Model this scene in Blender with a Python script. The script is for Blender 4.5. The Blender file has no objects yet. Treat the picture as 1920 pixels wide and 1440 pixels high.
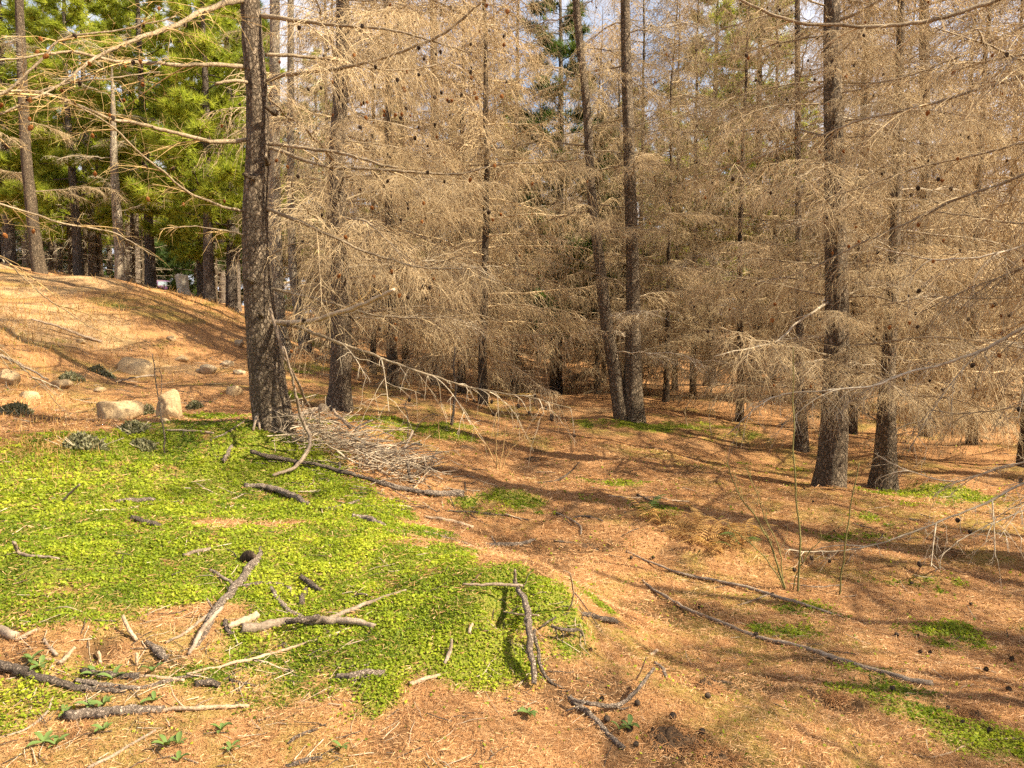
import bpy, math, random
import numpy as np
from mathutils import Vector, Matrix

random.seed(11)
rng = np.random.default_rng(11)
scene = bpy.context.scene
col = scene.collection

# ------------------------------------------------------------------ camera, sky, sun, exposure
CAM_Z = 1.55
PITCH = math.radians(4.6)
LENS = 28.0
FPX = LENS / 36.0 * 1920.0
cam_d = bpy.data.cameras.new('camera')
cam_d.lens = LENS; cam_d.sensor_width = 36.0
cam_d.clip_start = 0.05; cam_d.clip_end = 2000.0
cam = bpy.data.objects.new('camera', cam_d); col.objects.link(cam)
cam.location = (0, 0, CAM_Z)
cam.rotation_euler = (math.pi / 2 - PITCH, 0, 0)
scene.camera = cam

SUN_AZ = math.radians(107.0)      # clockwise from +Y (the view direction)
SUN_EL = math.radians(41.0)
sun_dir = Vector((math.sin(SUN_AZ) * math.cos(SUN_EL), math.cos(SUN_AZ) * math.cos(SUN_EL), math.sin(SUN_EL)))
world = bpy.data.worlds.new('World'); scene.world = world; world.use_nodes = True
wn = world.node_tree.nodes; wl = world.node_tree.links
wn.clear()
w_out = wn.new('ShaderNodeOutputWorld'); w_bg = wn.new('ShaderNodeBackground'); w_sky = wn.new('ShaderNodeTexSky')
w_sky.sky_type = 'NISHITA'; w_sky.sun_disc = False
w_sky.sun_elevation = SUN_EL; w_sky.sun_rotation = SUN_AZ
w_sky.air_density = 1.0; w_sky.dust_density = 2.0; w_sky.ozone_density = 1.0
w_bg.inputs['Strength'].default_value = 0.07
w_tc = wn.new('ShaderNodeTexCoord'); w_nz = wn.new('ShaderNodeTexNoise'); w_nz.inputs['Scale'].default_value = 2.6; w_nz.inputs['Detail'].default_value = 7.0; w_nz.inputs['Roughness'].default_value = 0.6
w_rp = wn.new('ShaderNodeValToRGB'); w_rp.color_ramp.elements[0].position = 0.38; w_rp.color_ramp.elements[1].position = 0.56
w_mx = wn.new('ShaderNodeMix'); w_mx.data_type = 'RGBA'; w_mx.inputs[7].default_value = (5.0, 4.95, 5.3, 1)
wl.new(w_tc.outputs['Generated'], w_nz.inputs[0]); wl.new(w_nz.outputs[0], w_rp.inputs[0]); wl.new(w_rp.outputs[0], w_mx.inputs[0]); wl.new(w_sky.outputs[0], w_mx.inputs[6])
wl.new(w_mx.outputs[2], w_bg.inputs[0]); wl.new(w_bg.outputs[0], w_out.inputs[0])

sun_l = bpy.data.lights.new('sun', 'SUN'); sun_l.energy = 5.0; sun_l.angle = math.radians(0.5); sun_l.color = (1.0, 0.89, 0.67)
sun = bpy.data.objects.new('sun', sun_l); col.objects.link(sun)
sun.rotation_euler = sun_dir.to_track_quat('Z', 'Y').to_euler()
sun.location = (0, 0, 30)

scene.view_settings.view_transform = 'Standard'
scene.view_settings.look = 'None'
scene.view_settings.gamma = 1.0
scene.view_settings.use_curve_mapping = False
scene.view_settings.exposure = 1.74
cy = scene.cycles
cy.max_bounces = 4; cy.diffuse_bounces = 3; cy.glossy_bounces = 1; cy.transmission_bounces = 3; cy.transparent_max_bounces = 4
cy.use_adaptive_sampling = True; cy.adaptive_threshold = 0.02
cy.use_denoising = False
cy.sample_clamp_indirect = 6.0
cy.caustics_reflective = False; cy.caustics_refractive = False

# ------------------------------------------------------------------ helpers
def W(px, py, Y):
    """a point of the place: seen at picture position (px, py) of the 1920 x 1440 frame, Y metres ahead"""
    x = (px - 960.0) / FPX; v = (720.0 - py) / FPX
    cp, sp = math.cos(PITCH), math.sin(PITCH)
    t = Y / (cp + v * sp)
    return np.array([t * x, Y, CAM_Z + t * (v * cp - sp)])

_tab = np.random.default_rng(5).random((256, 256))
def vnoise(x, y):
    xi = np.floor(x).astype(int); yi = np.floor(y).astype(int)
    fx = x - xi; fy = y - yi
    fx = fx * fx * (3 - 2 * fx); fy = fy * fy * (3 - 2 * fy)
    a = _tab[xi & 255, yi & 255]; b = _tab[(xi + 1) & 255, yi & 255]
    c = _tab[xi & 255, (yi + 1) & 255]; d = _tab[(xi + 1) & 255, (yi + 1) & 255]
    return (a * (1 - fx) + b * fx) * (1 - fy) + (c * (1 - fx) + d * fx) * fy
def fbm(x, y, o=4):
    s = 0; a = 0.5; n = 0
    for i in range(o):
        s = s + a * vnoise(x * 2 ** i + 17.3 * i, y * 2 ** i + 9.1 * i); n += a; a *= 0.5
    return s / n

def mk_mesh(name, V, quads=None, tris=None, mats=(), smooth=True, attrs=None, mat_idx=None):
    V = np.asarray(V, dtype=np.float32)
    q = np.zeros((0, 4), int) if quads is None or len(quads) == 0 else np.asarray(quads, int)
    t = np.zeros((0, 3), int) if tris is None or len(tris) == 0 else np.asarray(tris, int)
    me = bpy.data.meshes.new(name)
    me.vertices.add(len(V)); me.vertices.foreach_set('co', V.ravel())
    li = np.concatenate([q.ravel(), t.ravel()]).astype(np.int32)
    tot = np.concatenate([np.full(len(q), 4), np.full(len(t), 3)]).astype(np.int32)
    st = np.concatenate([[0], np.cumsum(tot)[:-1]]).astype(np.int32) if len(tot) else np.zeros(0, np.int32)
    me.loops.add(len(li)); me.loops.foreach_set('vertex_index', li)
    me.polygons.add(len(tot)); me.polygons.foreach_set('loop_start', st); me.polygons.foreach_set('loop_total', tot)
    if mat_idx is not None: me.polygons.foreach_set('material_index', np.asarray(mat_idx, np.int32))
    me.polygons.foreach_set('use_smooth', np.full(len(tot), bool(smooth)))
    for m in mats: me.materials.append(m)
    for k, a in (attrs or {}).items():
        at = me.attributes.new(k, 'FLOAT', 'POINT'); at.data.foreach_set('value', np.asarray(a, np.float32))
    me.update(calc_edges=True)
    return me

def ob(name, me, parent=None, loc=None, rot=None, scale=None):
    o = bpy.data.objects.new(name, me); col.objects.link(o)
    if parent is not None: o.parent = parent
    if loc is not None: o.location = [float(c) for c in loc]
    if rot is not None: o.rotation_euler = rot
    if scale is not None: o.scale = (scale, scale, scale) if np.isscalar(scale) else scale
    return o
def tag(o, label=None, cat=None, group=None, kind=None):
    if label: o['label'] = label
    if cat: o['category'] = cat
    if group: o['group'] = group
    if kind: o['kind'] = kind
    return o

def norm(a):
    return a / np.maximum(np.linalg.norm(a, axis=-1, keepdims=True), 1e-9)
def tubes(P, R, k=3):
    """many tubes at once: P (N, n, 3) points, R (N, n) radii -> verts, quads"""
    N, n, _ = P.shape
    T = norm(np.gradient(P, axis=1))
    Tm = norm(T.mean(axis=1))
    A = np.where(np.abs(Tm[:, 2:3]) < 0.8, np.array([[0, 0, 1.0]]), np.array([[1.0, 0.1, 0]]))
    U = norm(np.cross(T, A[:, None, :])); B = np.cross(T, U)
    ang = np.arange(k) * 2 * np.pi / k
    ring = P[:, :, None, :] + R[:, :, None, None] * (np.cos(ang)[None, None, :, None] * U[:, :, None, :] + np.sin(ang)[None, None, :, None] * B[:, :, None, :])
    V = ring.reshape(-1, 3)
    i, s, j = np.meshgrid(np.arange(N), np.arange(n - 1), np.arange(k), indexing='ij')
    b = i * n * k
    a0 = b + s * k + j; a1 = b + s * k + (j + 1) % k
    q = np.stack([a0, a1, a1 + k, a0 + k], axis=-1).reshape(-1, 4)
    return V, q
def join(parts):
    Vs, Qs, off = [], [], 0
    for V, q in parts:
        Vs.append(V); Qs.append(q + off); off += len(V)
    return np.concatenate(Vs), np.concatenate(Qs)

def smooth_path(pts, n):
    """Catmull-Rom through the points, n samples evenly spaced by length"""
    p = np.asarray(pts, float)
    if len(p) == 2: return p[0] + (p[1] - p[0]) * np.linspace(0, 1, n)[:, None]
    e = np.concatenate([[2 * p[0] - p[1]], p, [2 * p[-1] - p[-2]]])
    out = []
    for i in range(1, len(e) - 2):
        t = np.linspace(0, 1, 24, endpoint=False)[:, None]
        a, b, c, d = e[i - 1], e[i], e[i + 1], e[i + 2]
        out.append(0.5 * (2 * b + (c - a) * t + (2 * a - 5 * b + 4 * c - d) * t ** 2 + (3 * b - a - 3 * c + d) * t ** 3))
    out = np.concatenate(out + [p[-1:]])
    s = np.concatenate([[0], np.cumsum(np.linalg.norm(np.diff(out, axis=0), axis=1))])
    u = np.linspace(0, s[-1], n)
    return np.stack([np.interp(u, s, out[:, i]) for i in range(3)], axis=1)
def interp_r(rs, n):
    return np.interp(np.linspace(0, 1, n), np.linspace(0, 1, len(rs)), rs)

def log_arrays(path, rad, k=12, rough=0.1, seed=0, ridged=False, stretch=1.0, flare=0.0):
    """one tube with closed ends and an uneven skin"""
    n = len(path); r2 = np.random.default_rng(seed)
    T = norm(np.gradient(path, axis=0)); Tm = norm(T.mean(axis=0))
    A = np.array([0, 0, 1.0]) if abs(Tm[2]) < 0.8 else np.array([1.0, 0.1, 0])
    U = norm(np.cross(T, A)); B = np.cross(T, U)
    ang = np.arange(k) * 2 * np.pi / k
    s = np.concatenate([[0], np.cumsum(np.linalg.norm(np.diff(path, axis=0), axis=1))])
    o = r2.random(2) * 100
    rm = float(np.mean(rad))
    cu, sv = np.meshgrid(ang, s / max(rm, 1e-4), indexing='xy')
    def field(f1, f2, oo):
        # periodic around the tube: blend two copies
        w = cu / (2 * np.pi)
        a = fbm(cu * f1 + oo, sv * f2 + oo, 3); b = fbm((cu - 2 * np.pi) * f1 + oo, sv * f2 + oo, 3)
        return a * (1 - w) + b * w
    f = field(1.1, 0.5 / stretch, o[0]) - 0.5
    if ridged:
        g = field(3.4, 0.62 / stretch, o[1]); f = 0.5 * f + (0.5 - np.abs(g - 0.5) * 4.0) * -0.5 + 0.1
    if flare:
        ph = r2.random(3) * 6.28; lob = np.clip(np.cos(3 * ang + ph[0]) * 0.6 + np.cos(5 * ang + ph[1]) * 0.6, 0, 1)
        f = f + flare / (rough * 2) * np.exp(-np.maximum(s - 0.30, 0) / 0.13)[:, None] * (0.15 + lob[None])
    ring = path[:, None] + (rad[:, None] * (1 + rough * 2 * f))[..., None] * (np.cos(ang)[None, :, None] * U[:, None] + np.sin(ang)[None, :, None] * B[:, None])
    ring[0] -= T[0] * (r2.random((k, 1)) - 0.2) * rad[0] * 1.0; ring[-1] += T[-1] * (r2.random((k, 1)) - 0.2) * rad[-1] * 1.0
    V = np.concatenate([ring.reshape(-1, 3), path[:1] - T[:1] * rad[0] * 0.15, path[-1:] + T[-1:] * rad[-1] * 0.15])
    i, j = np.meshgrid(np.arange(n - 1), np.arange(k), indexing='ij')
    a0 = i * k + j; a1 = i * k + (j + 1) % k
    q = np.stack([a0, a1, a1 + k, a0 + k], axis=-1).reshape(-1, 4)
    jj = np.arange(k); c0 = n * k; c1 = n * k + 1
    t = np.concatenate([np.stack([np.full(k, c0), (jj + 1) % k, jj], 1), np.stack([np.full(k, c1), (n - 1) * k + jj, (n - 1) * k + (jj + 1) % k], 1)])
    return V, q, t

# ------------------------------------------------------------------ materials
def new_mat(name):
    m = bpy.data.materials.new(name); m.use_nodes = True
    nt = m.node_tree; nt.nodes.clear()
    out = nt.nodes.new('ShaderNodeOutputMaterial'); b = nt.nodes.new('ShaderNodeBsdfPrincipled')
    b.inputs['Roughness'].default_value = 0.85
    b.inputs['Specular IOR Level'].default_value = 0.2
    nt.links.new(b.outputs[0], out.inputs[0])
    return m, nt, b, out
def N(nt, t, **kw):
    n = nt.nodes.new(t)
    for k, v in kw.items():
        if k in n.inputs.keys(): n.inputs[k].default_value = v
        else: setattr(n, k, v)
    return n
def ramp(nt, fac, stops):
    r = nt.nodes.new('ShaderNodeValToRGB'); e = r.color_ramp.elements
    while len(e) > 1: e.remove(e[-1])
    for i, (p, c) in enumerate(stops):
        el = e[0] if i == 0 else e.new(p)
        el.position = p; el.color = (*c, 1)
    nt.links.new(fac, r.inputs[0]); return r
def coords(nt, kind='Object', scale=(1, 1, 1)):
    tc = nt.nodes.new('ShaderNodeTexCoord'); mp = nt.nodes.new('ShaderNodeMapping')
    mp.inputs['Scale'].default_value = scale
    nt.links.new(tc.outputs[kind], mp.inputs[0]); return mp.outputs[0]
def mixc(nt, fac, a, b, mode='MIX'):
    m = nt.nodes.new('ShaderNodeMix'); m.data_type = 'RGBA'; m.blend_type = mode
    for s, v in ((m.inputs[0], fac), (m.inputs[6], a), (m.inputs[7], b)):
        if hasattr(v, 'node'): nt.links.new(v, s)
        else: s.default_value = v if not isinstance(v, tuple) else (*v, 1)
    return m.outputs[2]
def bump(nt, b, h, strength, dist):
    n = N(nt, 'ShaderNodeBump', Strength=strength, Distance=dist)
    nt.links.new(h, n.inputs['Height']); nt.links.new(n.outputs[0], b.inputs['Normal']); return n

def bark_mat(name, dark, mid, light, scale=(9, 9, 3.0), plate=5.0, strength=1.0, dist=0.03, warp=0.9):
    m, nt, b, _ = new_mat(name)
    v = coords(nt, 'Object', scale)
    nz = N(nt, 'ShaderNodeTexNoise', Scale=3.0, Detail=5.0, Roughness=0.65); nt.links.new(v, nz.inputs[0])
    vv = N(nt, 'ShaderNodeVectorMath', operation='MULTIPLY_ADD')
    nt.links.new(nz.outputs['Color'], vv.inputs[0]); vv.inputs[1].default_value = (warp, warp, warp); nt.links.new(v, vv.inputs[2])
    vo = N(nt, 'ShaderNodeTexVoronoi', feature='DISTANCE_TO_EDGE', Scale=plate); nt.links.new(vv.outputs[0], vo.inputs[0])
    vc = N(nt, 'ShaderNodeTexVoronoi', feature='F1', Scale=plate); nt.links.new(vv.outputs[0], vc.inputs[0])
    fine = N(nt, 'ShaderNodeTexNoise', Scale=14.0, Detail=6.0, Roughness=0.7); nt.links.new(v, fine.inputs[0])
    big = N(nt, 'ShaderNodeTexNoise', Scale=0.8, Detail=3.0); nt.links.new(v, big.inputs[0])
    em = N(nt, 'ShaderNodeMath', operation='MULTIPLY'); nt.links.new(vo.outputs[0], em.inputs[0]); eb = N(nt, 'ShaderNodeMapRange'); eb.inputs['From Min'].default_value = 0.3; eb.inputs['From Max'].default_value = 0.7; eb.inputs['To Min'].default_value = 0.45; eb.inputs['To Max'].default_value = 2.2; nt.links.new(big.outputs[0], eb.inputs[0]); nt.links.new(eb.outputs[0], em.inputs[1])
    edge = ramp(nt, em.outputs[0], [(0.0, dark), (0.12, mid), (0.40, light)])
    tint = ramp(nt, fine.outputs[0], [(0.30, tuple(c * 0.55 for c in mid)), (0.52, mid), (0.72, light)])
    c = mixc(nt, 0.6, edge.outputs[0], tint.outputs[0])
    hs = N(nt, 'ShaderNodeHueSaturation'); nt.links.new(c, hs.inputs['Color'])
    mr = N(nt, 'ShaderNodeMapRange'); mr.inputs['To Min'].default_value = 0.7; mr.inputs['To Max'].default_value = 1.3
    sep = N(nt, 'ShaderNodeSeparateColor'); nt.links.new(vc.outputs['Color'], sep.inputs[0]); nt.links.new(sep.outputs[0], mr.inputs[0])
    nt.links.new(mr.outputs[0], hs.inputs['Value'])
    nt.links.new(hs.outputs[0], b.inputs['Base Color'])
    mn = N(nt, 'ShaderNodeMath', operation='MINIMUM'); nt.links.new(vo.outputs[0], mn.inputs[0]); mn.inputs[1].default_value = 0.22
    ad = N(nt, 'ShaderNodeMath', operation='MULTIPLY_ADD'); nt.links.new(fine.outputs[0], ad.inputs[0]); ad.inputs[1].default_value = 0.22; nt.links.new(mn.outputs[0], ad.inputs[2])
    bump(nt, b, ad.outputs[0], strength, dist * 4)
    return m
def wood_mat(name, c0, c1, c2, scale=6.0, bs=0.5):
    m, nt, b, _ = new_mat(name)
    v = coords(nt, 'Object')
    a = N(nt, 'ShaderNodeTexNoise', Scale=scale, Detail=5.0, Roughness=0.65); nt.links.new(v, a.inputs[0])
    f = N(nt, 'ShaderNodeTexNoise', Scale=scale * 14, Detail=4.0, Roughness=0.7); nt.links.new(v, f.inputs[0])
    c = mixc(nt, 0.5, ramp(nt, a.outputs[0], [(0.33, c0), (0.5, c1), (0.68, c2)]).outputs[0], ramp(nt, f.outputs[0], [(0.33, c0), (0.5, c1), (0.67, c2)]).outputs[0])
    if 'twig' in name:
        oi = N(nt, 'ShaderNodeObjectInfo'); mr = N(nt, 'ShaderNodeMapRange'); mr.inputs['To Min'].default_value = 0.72; mr.inputs['To Max'].default_value = 1.2; nt.links.new(oi.outputs['Random'], mr.inputs[0])
        hs = N(nt, 'ShaderNodeHueSaturation'); nt.links.new(c, hs.inputs['Color']); nt.links.new(mr.outputs[0], hs.inputs['Value']); c = hs.outputs[0]
    nt.links.new(c, b.inputs['Base Color'])
    bump(nt, b, f.outputs[0], bs, 0.01)
    return m
def leaf_mat(name, c0, c1, c2, trans=0.4, nscale=3.0, tmul=1.3, rand_attr='rnd'):
    m, nt, b, out = new_mat(name)
    b.inputs['Roughness'].default_value = 0.55
    at = N(nt, 'ShaderNodeAttribute', attribute_name=rand_attr)
    nz = N(nt, 'ShaderNodeTexNoise', Scale=nscale, Detail=3.0); nt.links.new(coords(nt, 'Object'), nz.inputs[0])
    ad = N(nt, 'ShaderNodeMath', operation='MULTIPLY_ADD'); nt.links.new(at.outputs['Fac'], ad.inputs[0]); ad.inputs[1].default_value = 0.5
    sc = N(nt, 'ShaderNodeMath', operation='MULTIPLY'); nt.links.new(nz.outputs[0], sc.inputs[0]); sc.inputs[1].default_value = 0.5
    nt.links.new(sc.outputs[0], ad.inputs[2])
    r = ramp(nt, ad.outputs[0], [(0.2, c0), (0.5, c1), (0.8, c2)])
    nt.links.new(r.outputs[0], b.inputs['Base Color'])
    tr = N(nt, 'ShaderNodeBsdfTranslucent')
    mu = mixc(nt, 1.0, r.outputs[0], (tmul, tmul, tmul * 0.7), 'MULTIPLY'); nt.links.new(mu, tr.inputs[0])
    mx = N(nt, 'ShaderNodeMixShader'); mx.inputs[0].default_value = trans
    nt.links.new(b.outputs[0], mx.inputs[1]); nt.links.new(tr.outputs[0], mx.inputs[2]); nt.links.new(mx.outputs[0], out.inputs[0])
    return m

M = {}
M['bark'] = bark_mat('larch_bark', (0.022, 0.014, 0.009), (0.19, 0.135, 0.088), (0.46, 0.365, 0.26), (7.5, 7.5, 4.6), 4.2, 1.0, 0.05, 0.45)
M['bark_far'] = bark_mat('larch_bark_thin', (0.035, 0.024, 0.016), (0.14, 0.098, 0.062), (0.31, 0.235, 0.16), (9, 9, 3.5), 4.0)
M['bark_pale'] = bark_mat('weathered_bark', (0.10, 0.08, 0.06), (0.36, 0.29, 0.21), (0.58, 0.48, 0.36), (9, 9, 3), 4.0)
M['bark_pine'] = bark_mat('pine_bark', (0.04, 0.03, 0.024), (0.16, 0.12, 0.09), (0.33, 0.27, 0.22), (6, 6, 2.5), 4.0)
M['limb'] = wood_mat('branch_bark', (0.075, 0.052, 0.032), (0.22, 0.162, 0.10), (0.44, 0.35, 0.24), 5.0, 0.8)
M['twig'] = wood_mat('twig_bark', (0.12, 0.083, 0.046), (0.42, 0.30, 0.165), (0.74, 0.59, 0.375), 1.7, 0.0)
M['twig_gold'] = wood_mat('young_twig_bark', (0.15, 0.09, 0.04), (0.42, 0.275, 0.115), (0.64, 0.46, 0.22), 1.7, 0.0)
M['twig_grey'] = wood_mat('dead_twig_bark', (0.14, 0.108, 0.075), (0.37, 0.295, 0.205), (0.66, 0.56, 0.42), 1.7, 0.0)
M['stem_green'] = wood_mat('green_stem', (0.05, 0.042, 0.016), (0.13, 0.115, 0.035), (0.27, 0.225, 0.10), 9.0, 0.3)
M['cone_dark'] = wood_mat('old_cone', (0.018, 0.012, 0.009), (0.05, 0.033, 0.022), (0.11, 0.075, 0.05), 30.0, 0.5)
M['cone_brown'] = wood_mat('ripe_cone', (0.10, 0.035, 0.010), (0.22, 0.085, 0.022), (0.36, 0.16, 0.05), 30.0, 0.5)
M['log_bark'] = bark_mat('fallen_branch_bark', (0.05, 0.035, 0.026), (0.25, 0.185, 0.14), (0.50, 0.40, 0.31), (14, 14, 14), 5.0, 1.0, 0.012, 0.5)
M['log_dark'] = bark_mat('dark_branch_bark', (0.025, 0.018, 0.014), (0.14, 0.103, 0.078), (0.32, 0.25, 0.19), (14, 14, 14), 5.0, 1.0, 0.012, 0.5)
M['wood_pale'] = wood_mat('bare_wood', (0.15, 0.095, 0.055), (0.34, 0.24, 0.155), (0.54, 0.42, 0.30), 7.0, 0.6)
M['wood_grey'] = wood_mat('weathered_wood', (0.075, 0.052, 0.036), (0.21, 0.155, 0.11), (0.40, 0.315, 0.235), 7.0, 0.6)
M['rock'] = wood_mat('tan_granite', (0.12, 0.075, 0.04), (0.36, 0.245, 0.13), (0.50, 0.37, 0.215), 3.2, 1.0)
M['rock_grey'] = wood_mat('grey_stone', (0.13, 0.09, 0.055), (0.32, 0.235, 0.145), (0.47, 0.37, 0.25), 4.0, 1.0)
M['leaf'] = leaf_mat('ground_cover_leaf', (0.065, 0.105, 0.008), (0.235, 0.29, 0.018), (0.46, 0.47, 0.04), 0.45, 1.6)
M['leaf_broad'] = leaf_mat('broad_leaf', (0.06, 0.10, 0.03), (0.13, 0.19, 0.05), (0.24, 0.30, 0.08), 0.3, 6.0)
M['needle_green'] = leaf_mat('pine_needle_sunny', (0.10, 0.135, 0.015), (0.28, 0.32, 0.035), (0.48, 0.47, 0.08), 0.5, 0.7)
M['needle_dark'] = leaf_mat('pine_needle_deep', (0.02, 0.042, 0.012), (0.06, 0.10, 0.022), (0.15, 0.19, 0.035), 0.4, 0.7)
M['shrub_grey'] = leaf_mat('silvery_leaf', (0.08, 0.08, 0.035), (0.19, 0.18, 0.09), (0.36, 0.33, 0.20), 0.25, 6.0)
M['dry_grass'] = leaf_mat('dry_grass_blade', (0.24, 0.115, 0.035), (0.44, 0.25, 0.085), (0.62, 0.43, 0.18), 0.4, 3.0)
M['litter'] = leaf_mat('fallen_needle', (0.17, 0.070, 0.024), (0.42, 0.215, 0.09), (0.66, 0.44, 0.24), 0.2, 2.0)
M['post'] = wood_mat('silvered_post', (0.22, 0.185, 0.14), (0.46, 0.40, 0.31), (0.68, 0.61, 0.50), 6.0, 0.6)
M['brush'] = wood_mat('brushwood', (0.13, 0.095, 0.062), (0.33, 0.255, 0.175), (0.55, 0.45, 0.33), 5.0, 0.0)
M['soil'] = wood_mat('dark_soil', (0.022, 0.014, 0.009), (0.085, 0.050, 0.028), (0.26, 0.15, 0.075), 22.0, 1.0)

# ------------------------------------------------------------------ the lie of the land
CP = [(0,1440,2.5),(480,1440,2.5),(960,1440,2.55),(1440,1440,2.65),(1920,1440,2.8),
      (0,1300,2.9),(480,1300,2.95),(960,1300,3.0),(1200,1300,3.12),(1440,1300,3.3),(1900,1300,3.55),
      (0,1200,3.25),(480,1200,3.3),(800,1200,3.35),(1000,1200,3.32),(1120,1210,3.62),(1300,1200,4.0),(1700,1200,4.35),
      (940,1080,3.85),(1060,1120,3.75),(1000,1035,5.6),(1150,1110,4.75),(700,1100,3.85),(300,1100,3.75),(0,1100,3.75),
      (0,1000,4.55),(400,1000,4.6),(700,1000,4.85),(850,1000,5.4),(1200,1000,6.0),(1600,1000,6.6),(1900,1000,6.95),
      (0,900,5.7),(400,900,6.0),(700,900,6.6),(1000,900,7.8),(1300,900,8.35),(1555,915,8.6),(1900,900,9.3),
      (510,803,7.2),(100,800,7.5),(635,776,10.5),(900,800,10.9),(1175,795,12.5),(1502,845,11.5),(1655,905,9.6),(1900,850,11.6),
      (1000,690,26),(800,722,19),(1300,750,17),(1500,785,15.5),(1900,820,13.7),
      (210,775,9.0),(320,778,9.2),(250,695,12.3),(385,700,12.5),(435,740,10.5),(545,655,16),(650,695,15.5),
      (0,640,11.5),(150,620,13),(300,620,14),(420,640,15),(0,560,14.5),(150,560,15.5),(300,562,17),(400,600,17),(460,615,18),
      (0,495,19),(100,510,19.5),(270,535,20),(350,552,20.5),(450,592,21.5)]
cpw = [W(*c) for c in CP]
cpw += [np.array(p) for p in [(0,0,0.0),(-3,-3,0.05),(3,-3,-0.15),(-8,2,0.55),(8,2,-0.5),(-20,6,2.6),(20,6,-0.8),(0,-20,0.2),
        (-20,25,CAM_Z+1.35),(-9,26,CAM_Z+0.3),(-26,60,CAM_Z+1.25),(-12,40,CAM_Z+0.5),(-50,60,CAM_Z+2.2),(-60,20,4.5),(0,60,-0.1),(20,50,-0.5),(45,40,-0.9),
        (60,90,-0.8),(0,150,0.2),(-90,150,4.0),(90,150,-0.5),(50,0,-1.2),(-50,-20,2.0),(50,-30,-0.6),(0,-60,0.0)]]
cpw = np.array(cpw)
def _tps():
    XY = cpw[:, :2]; n = len(XY)
    d = np.linalg.norm(XY[:, None] - XY[None], axis=2)
    K = np.where(d > 0, d * d * np.log(np.maximum(d, 1e-9)), 0) + np.eye(n) * 0.02
    Pm = np.concatenate([np.ones((n, 1)), XY], axis=1)
    A = np.block([[K, Pm], [Pm.T, np.zeros((3, 3))]])
    return np.linalg.solve(A, np.concatenate([cpw[:, 2], np.zeros(3)]))
_c = _tps()
def tps_z(x, y):
    x = np.atleast_1d(np.asarray(x, float)); y = np.atleast_1d(np.asarray(y, float))
    z = _c[-3] + _c[-2] * x + _c[-1] * y
    for i in range(len(cpw)):
        d2 = (x - cpw[i, 0]) ** 2 + (y - cpw[i, 1]) ** 2
        z = z + _c[i] * 0.5 * d2 * np.log(np.maximum(d2, 1e-12))
    return z
PITS = []          # (x, y, radius, height)
def ground_z(x, y):
    x = np.atleast_1d(np.asarray(x, float)); y = np.atleast_1d(np.asarray(y, float))
    r = np.hypot(x, y)
    z = tps_z(x, y)
    z = z + (fbm(x * 0.55 + 40, y * 0.55 + 40, 3) - 0.5) * 0.16 * np.clip((r - 1) / 5, 0.25, 2.0)
    z = z + (fbm(x * 2.3 + 10, y * 2.3 + 60, 3) - 0.5) * 0.085 + (fbm(x * 9 + 3, y * 9 + 5, 3) - 0.5) * 0.03
    for (a, b, rr, h) in PITS:
        z = z + h * np.exp(-((x - a) ** 2 + (y - b) ** 2) / (rr * rr))
    return z
_ts = np.geomspace(1.2, 120, 900)
def Gp(px, py, lift=0.0):
    """where the line of sight through (px, py) meets the ground (or a height above it)"""
    x = (px - 960.0) / FPX; v = (720.0 - py) / FPX
    d = np.array([x, math.cos(PITCH) + v * math.sin(PITCH), v * math.cos(PITCH) - math.sin(PITCH)])
    P = _ts[:, None] * d + np.array([0, 0, CAM_Z])
    f = P[:, 2] - ground_z(P[:, 0], P[:, 1]) - lift
    k = np.where(f < 0)[0]
    if len(k) == 0: return P[-1]
    k = max(k[0], 1)
    a = f[k - 1] / (f[k - 1] - f[k])
    return P[k - 1] + (P[k] - P[k - 1]) * a
for (px, py, r, h) in [(185,1232,0.06,-0.07),(270,1245,0.06,-0.04),(120,1195,0.22,0.07),(945,1165,0.09,-0.12),(950,1125,0.08,-0.06),(1075,1160,0.16,0.06),
                       (890,1190,0.14,0.06),(1565,1312,0.10,-0.07),(1530,1322,0.12,0.03),(300,835,0.35,-0.12),(420,815,0.4,0.08),(560,1095,0.1,-0.05),
                       (1300,1300,0.15,0.03),(430,1010,0.3,0.05),(650,960,0.3,0.04),(200,1000,0.4,0.05),(90,1060,0.3,0.04),(470,930,0.35,-0.05),(1320,1230,0.5,-0.05),(880,1110,0.45,0.06),(1180,1120,0.4,-0.08),(700,1230,0.3,0.05),(560,1240,0.2,-0.04)]:
    g = Gp(px, py); PITS.append((g[0], g[1], r, h))

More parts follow.
